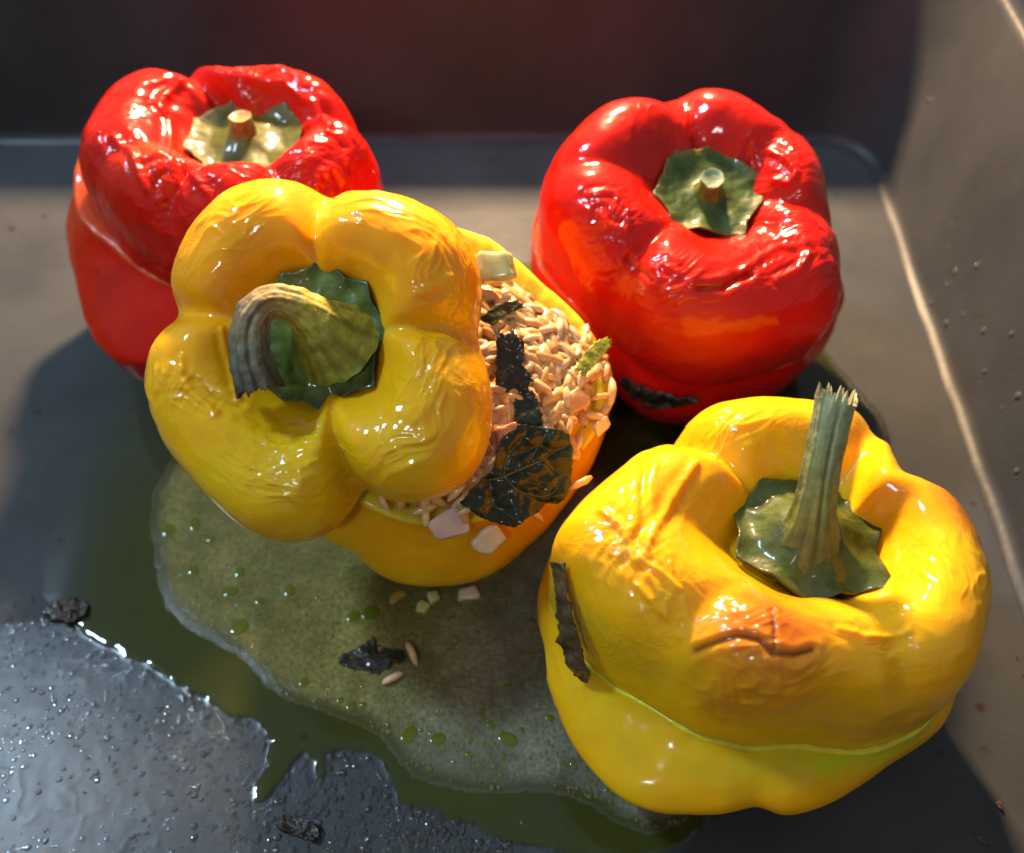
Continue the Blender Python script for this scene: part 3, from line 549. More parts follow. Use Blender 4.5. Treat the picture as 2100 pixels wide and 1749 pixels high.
def make_cup(k, label, base, patches, spots, seed, wav=.05):
    P = CUPS[k]
    X, n0 = body_surface(P, 300, 90); L = X.copy(); nrm = grid_normals(X)
    if (nrm[:, 40]*np.stack([X[:, 40, 0], X[:, 40, 1], 0*X[:, 40, 0]], -1)).sum() < 0: nrm = -nrm
    d = wrinkle(X, patches, seed)+wav*fbm(X*.7, 2, seed+50)+.010*fbm(X*2.5, 2, seed+60); d[:, :n0+1] = 0
    X = X+nrm*d[..., None]
    c = paint(L, base, spots, seed)
    fl = np.array((.62, .50, .03)) if base in (YEL, (.75, .365, .004)) else np.array((.50, .06, .015))
    c[:, :n0+2] = fl; c[:, n0+2] = .5*fl+.5*c[:, n0+2]
    uu = np.arange(X.shape[0])*2*np.pi/X.shape[0]; cutn = .06*fbm(np.stack([np.cos(uu)*4, np.sin(uu)*4, 0*uu], -1), 3, seed+80)+.04*pnoise(np.stack([np.cos(uu)*15, np.sin(uu)*15, 0*uu], -1), seed+84)
    ramp = np.zeros(X.shape[1]); ramp[:n0+1] = 1; ramp[n0+1:n0+14] = np.linspace(1, 0, 13)**2; X[..., 2] += cutn[:, None]*ramp
    c[:, :n0+4] *= (1+1.2*cutn/.06*.25)[:, None, None]
    W = to_world(X, P['C'], P['ax']); W[..., 2] = np.where(W[..., 2] < .25, .03+.22*np.exp((np.minimum(W[..., 2], .25)-.25)/.25), W[..., 2])
    # inner floor of the cup
    o = mesh_obj('pepper_cup', W.reshape(-1, 3), grid_faces(X.shape[0], X.shape[1])[:, ::-1], M_CUP, None, colors=c.reshape(-1, 3))
    return tag(o, label, 'pepper', 'hollowed pepper bodies standing in the pan')
def make_calyx(k, t, r0, tips, cone, curl, base, edge, seed, tilt=(0, 0), lift=.12, sq=1.0):
    """star shaped green cap; tips = (deg, extra length)"""
    P = LIDS[k]; nu, nr = 160, 34
    u = np.arange(nu)*2*np.pi/nu; rr = np.ones(nu)*r0*(1+.05*pnoise(np.stack([np.cos(u)*2, np.sin(u)*2, 0*u], -1), seed))
    for a, e in tips: rr += 1.35*e*np.exp(-(adiff(u, a)/R_(9))**1.15)
    rr = rr*(1+.05*pnoise(np.stack([np.cos(u)*5, np.sin(u)*5, 0*u+2], -1), seed+6))
    X = np.zeros((nu, nr+3, 3)); hc, rc_, pw = cone
    q = np.linspace(0.02, 1, nr)
    for j, s in enumerate(q):
        re = r0+(rr-r0)*s**3; X[:, j, 0] = re*s*np.cos(u); X[:, j, 1] = re*s*np.sin(u)*sq
        X[:, j, 2] = lift + hc*np.exp(-(s/rc_)**pw)+curl*s**3*(1+1.6*pnoise(np.stack([np.cos(u)*1.9, np.sin(u)*1.9, 0*u+3], -1), seed+1))
    X[:, :nr, 2] += .07*fbm(X[:, :nr]*np.array([2.2, 2.2, .5]), 3, seed+2)*q[None]
    for j, (s, dz) in enumerate(((.975, -.13), (.8, -.20), (.3, -.28))):
        X[:, nr+j, 0] = X[:, nr-1, 0]*s; X[:, nr+j, 1] = X[:, nr-1, 1]*s; X[:, nr+j, 2] = X[:, nr-1, 2]*(1 if j == 0 else .3)+dz
    ox, oy = P.get('off', (0, 0)); L = X.copy()
    X[..., 2] += tilt[0]*X[..., 0]+tilt[1]*X[..., 1]
    X += np.array([ox, oy, P['hc']])
    s = np.concatenate([q, [1, 1, 1]])[None, :, None]; nz = fbm(L*1.6, 3, seed+4)[..., None]
    c = np.array(base)*(1+.45*nz); rib = .12*np.cos(9*u)[:, None, None]*s
    c = c*(1+rib); e = sstep(.80, 1., s+.10*nz); c = c*(1-e*.8)+np.array(edge)*e*.8
    W = to_world(X, P['C'], P['ax'])
    return mesh_obj('calyx', W.reshape(-1, 3), grid_faces(nu, nr+3)[:, ::-1], M_GREEN, t, colors=np.clip(c, .002, 1).reshape(-1, 3))
def make_stem(k, t, path, rad, cols, cutcol, seed, ridge=.08, ragged=0., nseg=40, sub=12, cup=.12, nr=7, rough=.03, mat=None):
    P = LIDS[k]; ox, oy = P.get('off', (0, 0))
    X, C, tt = tube(np.array(path)+np.array([ox, oy, P['hc']]), rad, nseg, sub, ridge, nr, seed, rough)
    m = X.shape[0]
    if ragged:
        th = np.arange(nseg); rg = np.random.RandomState(seed).rand(nseg)**2
        for j in range(1, 9):
            w = (1-j/9)**1.5; X[-j] += (C[-1]-C[-4])/np.linalg.norm(C[-1]-C[-4])*(ragged*rg*w)[:, None]
    Tn = (C[-1]-C[-2])/np.linalg.norm(C[-1]-C[-2])
    rows = [X.reshape(-1, 3)]
    for s, dz in ((.86, .0), (.7, -cup*.6), (.35, -cup), (.03, -cup)):
        rows.append(C[-1]+(X[-1]-C[-1])*s+Tn*dz)
    cp = np.array([c[0] for c in cols]); cc = np.array([c[1] for c in cols], float)
    tv = np.repeat(tt, nseg); c = np.stack([np.interp(tv, cp, cc[:, i]) for i in range(3)], 1)
    th = np.tile(np.arange(nseg)*2*np.pi/nseg, m)
    st = pnoise(np.stack([np.cos(th)*5, np.sin(th)*5, tv*1.5], -1), seed+9)+.6*pnoise(np.stack([np.cos(th)*12, np.sin(th)*12, tv*2.5], -1), seed+10)
    c = np.clip(c*(1+.8*st[:, None]), .004, 1)
    so = mesh_obj('stem', to_world(rows[0], P['C'], P['ax']), tube_faces(m, nseg), mat or M_STEM, t, colors=c)
    E = np.concatenate([X[-1]]+rows[1:]); ec = np.tile(np.array(cutcol), (5*nseg, 1))*(1+.4*pnoise(E*6, seed)[:, None]); ec[-2*nseg:] *= .8
    mesh_obj('cut_end', to_world(E, P['C'], P['ax']), tube_faces(5, nseg), mat or M_STEM, so, colors=ec)
    return so
BURN = (.36, .10, .008); DARKB = (.10, .025, .006); ORANGE = (.72, .24, .006)
# --- left red pepper
make_cup('A', 'orange red pepper body under the most wrinkled red lid, far left', RED, [(-4, -1, 1.5, 3, 90, 1.2, .05)],
         [(-4, 1.5, 0, 2.2, 1.2, (.52, .05, .005), .8), (-3.5, -2.5, -2.5, 3, 2.5, (.36, .014, .003), .7)], 101)
ta = make_lid('A', 'wrinkled glossy red pepper lid with olive calyx and stubby stem, far left', RED,
         [(-2.2, 1.1, 1.3, 1.2, 30, 1.2, .10), (-1.1, -1.6, 1.6, 1.2, -50, 1.4, .11), (2.0, 1.9, 1.9, .9, -25, 1.9, .09), (3.3, -.7, 1.2, 1.2, 60, 1.3, .11), (2.8, -2.0, 1.4, 1.2, 10, 1.4, .10), (.2, -2.7, 1.8, .9, 0, 1.4, .10), (-3.2, -1.0, 1.2, 1.6, 70, 1.6, .03), (0, 2.2, 1.4, .8, 80, 1.3, .05)],
         [(0, .4, .5, 2.2, 1.0, (.40, .025, .012), .55), (-1.5, -1.6, 1.4, .7, .8, (.58, .05, .006), .6)], 111, .08, CREASES['A'])
make_calyx('A', ta, 1.52, [(78, .38), (15, .25), (150, .28), (200, .12), (255, .15), (320, .25)], (.55, .46, 2.0), .34, (.062, .066, .007), (.11, .09, .02), 121, lift=.10)
make_stem('A', ta, [(0, 0, .25), (0, .02, .6), (0, .04, .98)], [.50, .36, .30], [(0, (.085, .075, .008)), (1, (.16, .12, .03))], (.24, .17, .06), 131, cup=.05, mat=M_GREEN)
# --- middle yellow pepper
make_cup('B', 'tilted yellow pepper body spilling rice filling, in the middle', YEL, [(1, -4, 2.5, 1, 0, 1.4, .03)],
         [(-1, -4.5, -3, 3.2, 2.2, LIME, .75), (2.5, 3.5, -.5, 2.5, 2, ORANGE, .5)], 201)
tb = make_lid('B', 'yellow four lobed pepper lid with hooked brown stem, slipped off the filling', YEL,
         [(-1.9, 2.4, 1.5, .7, 35, 2.2, .028), (1.8, 2.9, 1.5, .6, -25, 2.8, .035), (2.8, 1.9, 1.0, .8, -60, 3.0, .035), (2.8, .9, .5, .9, -4, 3.0, .04), (2.75, -.2, .7, .6, 60, 2.8, .045), (2.7, -1.1, .7, 1.0, 75, 2.6, .045), (2.3, -2.0, 1.1, .6, 40, 2.4, .04), (-.5, -2.15, 1.5, .6, -12, 2.8, .05), (-.4, -2.85, 1.2, .45, -14, 2.6, .045), (-2.8, -.9, .5, 1.2, 80, 2.6, .045), (-2.2, -1.1, 1.0, .4, -30, 3.2, .06)],
         [(0, -2.4, 1.3, 1.9, 1.5, LIME, .7), (-2.6, -2.0, .8, 1.9, 1.6, LIME, .5), (2.6, -1.4, 1.2, 1.5, 1.5, LIME, .4), (0, 1.8, 1.2, 2.6, 1.6, ORANGE, .22)], 211, .035, CREASES['B'])
make_calyx('B', tb, 1.40, [(83, .36), (118, .12), (150, .26), (8, .26), (45, .14), (320, .26), (275, .14), (215, .14), (245, .1)], (.55, .62, 2.6), .26, (.070, .105, .009), (.032, .050, .016), 221, lift=.14)
make_stem('B', tb, [(.42, -.10, .15), (.22, .15, .75), (-.12, .46, 1.2), (-.60, .55, 1.48), (-.98, .15, 1.52), (-1.05, -.50, 1.38), (-.90, -1.15, 1.2)],
          [1.05, .64, .40, .34, .37, .41, .48], [(0, (.16, .16, .010)), (.30, (.32, .25, .018)), (.5, (.26, .15, .04)), (.66, (.20, .14, .065)), (.82, (.10, .095, .055)), (1, (.045, .03, .016))], (.03, .018, .01), 231, ridge=.15, rough=.07, cup=.25, ragged=.18, nseg=72)
# --- right red pepper
make_cup('C', 'dark red pepper body under the smoother red lid, back right', RED, [(3.5, 0, 1.2, 3, 90, 1.2, .05)], [], 301)
tc_ = make_lid('C', 'red pepper lid with dark green calyx and short round stem, back right', RED,
         [(-2.4, -.9, 1.0, .9, 60, 1.5, .05), (-2.2, -1.5, .9, .9, 30, 1.8, .045), (-.7, -2.8, 1.3, .8, 15, 1.7, .06), (1.6, -2.1, 1.6, .9, 25, 1.4, .09), (2.2, -.9, 1.2, .9, 0, 1.4, .08), (1.9, .9, 1.1, .9, 20, 1.2, .05), (-1.0, 2.2, 1.4, .8, 70, 1.4, .04), (2.8, -2.4, 1, 1, 40, 1.3, .07)],
         [(-.4, -3.8, .6, 1.3, 1.1, (.58, .07, .006), .55), (0, .5, .5, 1.8, 1, (.42, .012, .012), .5)], 311, .06, CREASES['C'])
make_calyx('C', tc_, 1.27, [(78, .28), (130, .28), (10, .36), (185, .18), (230, .22), (300, .28), (345, .12)], (.26, .35, 2.0), .17, (.030, .055, .008), (.11, .10, .02), 321, lift=.14)
make_stem('C', tc_, [(0, 0, .1), (0, .0, .5), (-.02, -.02, .85)], [.5, .30, .29], [(0, (.06, .08, .010)), (.6, (.15, .14, .02)), (1, (.22, .20, .07))], (.20, .24, .14), 331, cup=.05, mat=M_GREEN)
# --- front yellow pepper
make_cup('D', 'lime edged yellow pepper body under the lid with the tall stem, front right', YEL, [(-4.3, -1.5, 1, 2, 90, 2.0, .03)],
         [(-3.6, -3, -.2, 3.2, .9, LIME, .7), (2, -4.5, -.1, 3, .45, (.46, .52, .015), .9), (.5, -4, -2.6, 1.6, 1.0, (.62, .24, .008), .5)], 401)
YEL_D = (.75, .365, .004)
td = make_lid('D', 'yellow pepper lid with tall ridged stem and browned crease, front right', YEL_D,
         [(-3.1, .2, .9, .9, 70, 1.6, .04), (-2.9, -1.5, .9, .7, -60, 2.6, .045), (-3.5, -.9, .8, .8, 50, 2.6, .04), (-1.2, -2.6, 1.0, .6, 10, 1.6, .04), (-1.2, -3.4, 1.5, .7, 20, 2.6, .018), (1.1, -2.4, 1.2, .5, 5, 1.6, .04), (-.8, 2.5, 1.1, .7, 30, 2.0, .035), (3.4, -1.2, 1.0, 1.6, 80, 2.4, .015)],
         [(-1.0, -2.5, 1.7, 1.25, 1.3, (.50, .12, .006), .95), (-1.0, -2.85, 1.7, .75, 1.0, (.32, .065, .005), .75), (-1.2, -3.4, 1.0, 1.1, 1, (.58, .24, .008), .6), (3.95, .6, 1.4, 1.0, 1.7, (.28, .075, .006), 1.0), (4.2, .2, .6, 1.1, 1, (.55, .21, .008), .6), (-3.3, -1.8, -.4, 2.0, 1.2, LIME, .55), (-2.6, .7, 1.8, .9, .8, ORANGE, .5), (3.0, -2.4, 1.0, 1.2, 1., ORANGE, .4)], 411, .045, creases=CREASES['D']+[([(-2.28, -2.73), (-1.59, -2.65), (-1.21, -2.75), (-0.95, -3.0), (-0.55, -3.05), (-.2, -2.95)], .07, .10), ([(-0.88, -2.16), (-0.9, -2.51), (-0.94, -2.96)], .05, .05)], ncol=2)
make_calyx('D', td, 1.50, [(150, .26), (120, .18), (20, .28), (60, .14), (320, .40), (270, .1), (195, .14)], (.98, .70, 3.0), .34, (.042, .062, .007), (.055, .062, .012), 421, lift=.10, sq=.94)
make_stem('D', td, [(-.05, -.12, .12), (-.08, .0, .85), (-.10, .30, 1.45), (-.08, .75, 2.1), (.0, 1.25, 2.65), (.08, 1.62, 3.02)], [1.15, .62, .41, .36, .36, .40],
          [(0, (.045, .065, .007)), (.16, (.055, .07, .009)), (.34, (.12, .13, .018)), (.55, (.14, .16, .05)), (1, (.20, .24, .12))], (.18, .18, .09), 431, ridge=.18, ragged=.45, nr=9, rough=.03, cup=.2, nseg=72)
# ================================================================ rice filling of the middle pepper
M_RICE = tint_mat('rice', rough=.32, coat=.6, sss=.35, rad=(1, .6, .3), sscale=.0025, var=.10, vscale=500, bump=(600, .25, .0005), coatr=.08)
M_LEAF = tint_mat('wilted_leaf', rough=.45, spec=.15, coat=.45, var=.3, vscale=420, bump=(700, .5, .0007), coatr=.16)
M_CHAR = tint_mat('charred', rough=.40, coat=.4, var=.35, vscale=500, bump=(900, .8, .0008), coatr=.15)
M_VEG = tint_mat('soft_vegetable', rough=.25, coat=.5, sss=.5, rad=(1, .8, .5), sscale=.004, var=.08, vscale=300, bump=(500, .2, .0004))
CB, AB = np.array(CUPS['B']['C']), CUPS['B']['ax']; CL, AL = np.array(LIDS['B']['C']), LIDS['B']['ax']
MC = (.45, -.15)
def mound(a, b):
    rho = np.hypot(a-MC[0], b-MC[1])/4.35
    q = np.stack([a, b, 0*a], -1)
    back = sstep(1.2, 3.6, b+.45*a)
    return .05-.55*back+1.15*(1-np.clip(rho, 0, 1.1)**2.4)+.16*fbm(q*.9, 3, 61)
fill = thing('rice_filling', 'orange tinted rice filling heaped in the middle yellow pepper', 'rice filling')
nu, nr = 480, 190
u = np.arange(nu)*2*np.pi/nu; q = np.linspace(.01, 1, nr)**.8
rimr = ptable(CUPS['B']['R'], u)*ptable(CUPS['B']['rimF'], u)*.97-.30
A = (rimr[:, None]*q*np.cos(u)[:, None]).ravel(); B = (rimr[:, None]*q*np.sin(u)[:, None]).ravel(); Q = np.tile(q, nu)
Z = mound(A, B)*sstep(1.02, .86, Q)-.25*sstep(.86, 1, Q)
c = np.array((.50, .24, .07))*(1+.35*fbm(np.stack([A, B, Z], -1)*1.1, 3, 63))[..., None]
# cooked grains sunk in the mash, pressed together
rq = np.random.RandomState(65); top = np.full(A.shape, -.02)
for _ in range(1500):
    sa, sb = rq.uniform(-2.2, 4.6), rq.uniform(-4.4, 4.2); near = np.where((np.abs(A-sa) < .4) & (np.abs(B-sb) < .4))[0]
    if len(near) == 0: continue
    an = rq.uniform(0, 6.28); x = (A[near]-sa)*math.cos(an)+(B[near]-sb)*math.sin(an); y = -(A[near]-sa)*math.sin(an)+(B[near]-sb)*math.cos(an)
    ln, wd = rq.uniform(.24, .36), rq.uniform(.10, .145); y = y+.25*x*x*rq.uniform(-2, 2)
    hh = rq.uniform(-.02, .06)+.13*np.sqrt(np.clip(1-(x/ln)**2-(y/wd)**2, 0, 1))*np.where((x/ln)**2+(y/wd)**2 < 1, 1, 0)-.3*((x/ln)**2+(y/wd)**2 >= 1)
    w = hh > top[near]; top[near] = np.maximum(top[near], hh)
    cl = np.array((.58, .32, .105))*rq.uniform(.85, 1.12)+np.array((.06, .10, .11))*rq.uniform(-.3, .8); c[near[w]] = cl
Z = Z+top*sstep(1.0, .9, Q)
L = np.stack([A, B, Z], -1)
mesh_obj('rice_mash', to_world(L, CB, AB), grid_faces(nu, nr)[:, ::-1], M_RICE, fill, colors=np.clip(c, .02, 1))
def grain_mesh(name, ln, r, bend, seed, colr):
    rg = np.random.RandomState(seed); n, m = 7, 8; V = []
    for i in range(m+1):
        s = -1+2*i/m; rad = r*max(.12, (1-abs(s)**2.6))**.5; x = s*ln/2; zc = bend*(1-s*s)
        for k in range(n):
            a = 2*math.pi*k/n; w = 1+.05*rg.randn(); V.append((x+.02*rg.randn()*ln, rad*w*math.cos(a)*1.05, zc+rad*w*math.sin(a)*.85))
    V = np.array(V); o = mesh_obj(name, V, tube_faces(m+1, n), M_RICE, None, colors=np.tile(np.array(colr), (len(V), 1)))
    o.data.update(); me = o.data; bpy.data.objects.remove(o); return me
GRAINS = [grain_mesh('rice_grain', l, r, b, 70+i, cl) for i, (l, r, b, cl) in enumerate((
    (.66, .105, .05, (.60, .34, .12)), (.74, .098, .10, (.62, .37, .145)), (.56, .115, .03, (.58, .31, .11)), (.70, .095, .14, (.65, .42, .20)), (.50, .12, .02, (.54, .26, .08)), (.62, .108, .07, (.68, .47, .26))))]
def basis_matrix(pos, nrm, ang):
    n = Vector(nrm).normalized(); r = Vector((1, 0, 0)) if abs(n.x) < .9 else Vector((0, 1, 0))
    x = (r-n*r.dot(n)).normalized(); y = n.cross(x); d = x*math.cos(ang)+y*math.sin(ang); e = n.cross(d)
    m = Matrix((d, e, n)).transposed().to_4x4(); m.translation = Vector(pos)*S
    return m
rg = random.Random(8); FB = frame(AB); FLd = frame(AL); placed = 0
while placed < 150:
    a = rg.uniform(-2.5, 4.9); b = rg.uniform(-4.6, 4.2)
    th = math.atan2(b, a); R0 = float((ptable(CUPS['B']['R'], np.array([th]))*ptable(CUPS['B']['rimF'], np.array([th])))[0]); spill = -.55*(1 if .35 < th < 2.6 else 0) if (th > .15 or th < -1.9) else .12
    if math.hypot(a, b) > R0+spill-.3: continue
    cz = float(mound(np.array([a]), np.array([b]))[0]); edge = math.hypot(a, b)/(R0-.3)
    if edge > .86: cz = max(.06, cz*(1-(edge-.86)*3.0))
    P = to_world([a, b, cz], CB, AB); lid = (P-CL) @ FLd.T
    if math.hypot(lid[0], lid[1]) < float(ptable(LIDS['B']['R'], np.array([math.atan2(lid[1], lid[0])]))[0])*.86: continue
    nl = np.array([a*.09+rg.gauss(0, .22), b*.09+rg.gauss(0, .22), 1.])
    o = bpy.data.objects.new('rice_grain', rg.choice(GRAINS)); col.objects.link(o); o.parent = fill
    o.matrix_world = basis_matrix(P+rg.uniform(-.02, .09)*FB[2], nl @ FB, rg.uniform(0, 6.28))
    s = rg.uniform(.8, 1.12); o.scale = (s, s, s*rg.uniform(.9, 1.1)); placed += 1
# ================================================================ leaves and scraps
def leaf_sheet(name, C, ax, outline, hfun, colf, mat, parent=None, nr=16, nu=110, thick=.035, seed=0, jag=.03):
    p = np.array(outline); cen = p.mean(0); p = p-cen
    s = np.linspace(0, len(p), nu, endpoint=False); i = s.astype(int); f = (s-i)[:, None]
    b = p[i % len(p)]*(1-f)+p[(i+1) % len(p)]*f
    b = b*(1+jag*np.random.RandomState(seed).randn(nu))[:, None]
    if np.cross(b[0], b[5]) < 0: b = b[::-1]
    q = np.linspace(.02, 1, nr)
    AB_ = b[:, None]*q[None, :, None]+cen
    top = np.concatenate([AB_, hfun(AB_[..., 0], AB_[..., 1])[..., None]], -1)
    bot = top[:, ::-1].copy(); bot[..., 2] -= thick
    Lc = np.concatenate([top, bot], 1)
    c = colf(Lc)
    return mesh_obj(name, to_world(Lc, C, ax).reshape(-1, 3), grid_faces(nu, 2*nr)[:, ::-1], mat, parent, colors=c.reshape(-1, 3))
def nz2(a, b, f, seed): return fbm(np.stack([a*f, b*f, 0*a+seed*.37], -1), 3, seed)
# --- the big mint leaf over the rim
LC, LA = (.42, 13.12, 5.05), (.25, -.62, .74)
ML = [(-0.3, 1.37), (0.16, 1.32), (0.58, 1.29), (0.89, 1.16), (0.97, 0.81), (1.0, 0.31), (0.98, 0.01), (0.84, -0.24), (0.63, -0.44), (0.37, -0.41), (0.17, -0.6), (-0.14, -0.72), (-0.4, -0.93), (-0.76, -0.85), (-1.16, -0.71), (-1.61, -0.38), (-1.36, -0.04), (-1.11, 0.2), (-0.91, 0.39), (-0.83, 0.84), (-0.71, 1.13)]
VN = [([(-0.96, 0.15), (-0.66, 0.22), (-0.14, 0.43), (0.29, 0.6)], .045), ([(-0.66, 0.22), (-0.55, 0.68), (-0.15, 1.2)], .024), ([(-0.14, 0.43), (0.16, 0.92), (0.32, 1.19)], .026), ([(0.29, 0.6), (0.58, 0.32), (0.97, 0.18)], .024),
      ([(-0.66, 0.22), (-0.3, -0.11), (0.37, -0.23), (0.79, 0.21)], .024), ([(-0.3, -0.11), (0.17, -0.38), (0.58, -0.39)], .02), ([(-0.96, 0.15), (-0.86, -0.4), (-0.4, -0.76)], .022), ([(0.29, 0.6), (0.63, 0.82), (0.89, 0.91)], .022),
      ([(-0.3, .36), (-.1, .1), (.2, .0), (.37, -.23)], .015), ([(.16, .92), (.45, .8), (.63, .82)], .015), ([(-.55, .68), (-.2, .75), (.16, .92)], .015)]
def seg_d(a, b, pts):
    d = np.full(a.shape, 9.)
    for (x0, y0), (x1, y1) in zip(pts[:-1], pts[1:]):
        t = np.clip(((a-x0)*(x1-x0)+(b-y0)*(y1-y0))/((x1-x0)**2+(y1-y0)**2), 0, 1); d = np.minimum(d, np.hypot(a-x0-t*(x1-x0), b-y0-t*(y1-y0)))
    return d
def mint_h(a, b):
    d = np.minimum.reduce([seg_d(a, b, v) for v, _ in VN])
    return .12-.10*(a-.1)**2-.13*np.maximum(0, -b-.1)**2+.20*nz2(a, b, 1.5, 81)+.10*(1-np.exp(-d/.16))-.12*np.maximum(0, a-.6)
def mint_c(L):
    n = nz2(L[..., 0], L[..., 1], 1.2, 83)[..., None]; g = np.clip(sstep(.0, 1.1, L[..., 0:1])*.6+n*.8, 0, 1)
    return np.array((.010, .014, .005))*(1-g)+np.array((.020, .036, .007))*g
mint = thing('mint_leaf', 'large wilted dark green leaf with pale veins draped over the pepper rim', 'leaf')
leaf_sheet('blade', LC, LA, ML, mint_h, mint_c, M_LEAF, mint, nr=30, nu=200, jag=.012)
for v, r in VN:
    pv = np.array(v); z = mint_h(pv[:, 0], pv[:, 1])+.012
    X, C_, t_ = tube(np.column_stack([pv, z]), [r*.65]+[r*.55]*(len(v)-2)+[r*.35], 7, 10)
    for k in range(len(X)):
        cz = C_[k]; dz = mint_h(np.array([cz[0]]), np.array([cz[1]]))[0]+.012-cz[2]; X[k, :, 2] += dz
    mesh_obj('vein', to_world(X, LC, LA).reshape(-1, 3), tube_faces(len(X), 7), M_LEAF, mint, colors=np.tile((.085, .095, .03), (X.size//3, 1)))
def scrap(name, label, C, ax, outline, seed, colr, mat=None, amp=.10, f=2.2, cat='leaf', group=None, thick=.04, jag=.07, bend=.0):
    h = lambda a, b: amp*nz2(a, b, f, seed)+amp*.5+bend*(a*a)
    cf = lambda L: np.clip(np.array(colr)*(1+.8*nz2(L[..., 0], L[..., 1], 2.5, seed+1)[..., None]), .003, 1)
    return tag(leaf_sheet(name, C, ax, outline, h, cf, mat or M_CHAR, seed=seed, jag=jag, thick=thick, nu=80, nr=12), label, cat, group)
BLK = (.020, .017, .010)
FA = tuple(AB)
scrap('leaf_scrap', 'blackened crumpled leaf in the rice beside the yellow lid', (-.02, 15.35, 6.50), (.1, -.55, .82), [(-.35, .75), (.05, .85), (.3, .5), (.25, .1), (.5, -.2), (.3, -.6), (-.05, -.7), (-.4, -.5), (-.35, .1)], 501, BLK, M_LEAF, .16)
scrap('leaf_scrap', 'small dark bluish green leaf flake below the rice cluster', (.36, 14.62, 5.98), (.15, -.5, .85), [(-.2, .4), (.15, .35), (.3, -.1), (.35, -.45), (-.05, -.5), (-.3, -.3), (-.35, .1)], 503, (.022, .034, .026), M_LEAF, .12)
scrap('leaf_scrap', 'curled dark olive leaf edge at the top of the rice', (-.25, 16.6, 7.0), (-.1, -.5, .85), [(-.5, -.1), (-.1, .25), (.4, .3), (.55, .15), (.1, -.05), (-.3, -.35)], 505, (.045, .045, .012), M_LEAF, .12)
scrap('leaf_scrap', 'glossy yellow green herb strip on the far side of the rice', (2.0, 16.15, 6.05), (.3, -.4, .85), [(-.55, -.4), (-.4, -.1), (.0, .35), (.3, .5), (.4, .3), (.1, -.05), (-.3, -.5)], 507, (.22, .22, .02), M_LEAF, .08)
scrap('leaf_scrap', 'charred leaf scrap floating in the broth beside loose rice grains', (-3.57, 11.24, .10), (0, 0, 1), [(-0.85, -0.08), (-0.62, 0.12), (-0.32, 0.25), (-0.03, 0.53), (0.11, 0.32), (0.44, 0.19), (0.76, 0.12), (0.83, -0.08), (0.47, -0.28), (0.18, -0.48), (-0.26, -0.35), (-0.71, -0.26)], 509, BLK, M_LEAF, .13)
scrap('burnt_scrap', 'reddish black burnt scrap at the left edge of the oil', (-11.69, 12.5, .06), (0, 0, 1), [(-0.63, 0.04), (-0.46, 0.26), (-0.14, 0.26), (0.16, 0.36), (0.52, 0.21), (0.52, -0.03), (0.32, -0.24), (0.16, -0.38), (-0.07, -0.24), (-0.38, -0.24)], 511, (.022, .007, .005), amp=.20, cat='burnt food', thick=.1)
scrap('burnt_scrap', 'black rectangular charred chip on the bare near floor', (-4.9, 7.0, .05), (0, 0, 1), [(-0.51, 0.11), (-0.42, 0.31), (0.04, 0.22), (0.51, 0.05), (0.49, -0.22), (0.39, -0.3), (-0.02, -0.16), (-0.49, -0.0)], 513, (.009, .007, .006), amp=.20, f=3.2, cat='burnt food', thick=.12, jag=.03)
for i, (x, y, a) in enumerate(((11.35, 7.55, 1.9), (10.72, 6.76, 2.4))):
    o = scrap('burnt_crumb', ('small reddish brown burnt crumb on the warm lit floor, farther of two', 'small brown burnt crumb near the bottom right corner, nearer of two')[i], (x, y, .01), (0, 0, 1), [(math.cos(a)*.2, math.sin(a)*.2), (math.cos(a+1.4)*.08, math.sin(a+1.4)*.08), (-math.cos(a)*.2, -math.sin(a)*.2), (math.cos(a-1.4)*.08, math.sin(a-1.4)*.08)], 520+i, (.05, .015, .006), amp=.05, cat='crumb', group='burnt crumbs on the bare pan floor')
# --- strips that follow a curved skin
def strip(name, label, pts, nrms, hw, colr, seed, mat, amp=.06, cat='leaf'):
    pts = np.array(pts, float); nrms = np.array(nrms, float); n = 60; t = np.linspace(0, len(pts)-1, n)
    ip = lambda A: np.stack([np.interp(t, np.arange(len(A)), A[:, k]) for k in range(A.shape[1])], 1)
    C = ip(pts); Nn = ip(nrms); Nn /= np.linalg.norm(Nn, axis=1)[:, None]
    k = np.ones(9)/9
    for d in range(3): C[4:-4, d] = np.convolve(C[:, d], k, 'valid')
    T = np.gradient(C, axis=0); T /= np.linalg.norm(T, axis=1)[:, None]; B = np.cross(Nn, T)
    m = 14; w = np.linspace(-1, 1, m); hwv = np.interp(t, np.arange(len(hw)), hw)*(1+.45*fbm(np.stack([t*3, 0*t, 0*t], -1), 3, seed))
    C = C+B*(.25*hwv*pnoise(np.stack([t*2.3, 0*t+4, 0*t], -1), seed))[:, None]; X = C[:, None]+B[:, None]*(hwv[:, None]*w)[..., None]
    hh = amp*fbm(X*3.0, 3, seed)+.03-.05*w[None]**2*0
    top = X+Nn[:, None]*(hh+.05)[..., None]; bot = X[:, ::-1]+Nn[:, None]*(hh[:, ::-1]+.01)[..., None]
    G = np.concatenate([top, bot], 1); kk = 2*m
    Fq = tube_faces(n, kk); cc = np.clip(np.array(colr)*(1+.8*fbm(G*2.5, 3, seed+1)[..., None]), .003, 1)
    ends = [list(range(kk))[::-1], [(n-1)*kk+j for j in range(kk)]]
    V = G.reshape(-1, 3); F = [tuple(f) for f in Fq]+ends
    return tag(mesh_obj(name, V, F, mat, colors=cc.reshape(-1, 3)), label, cat)
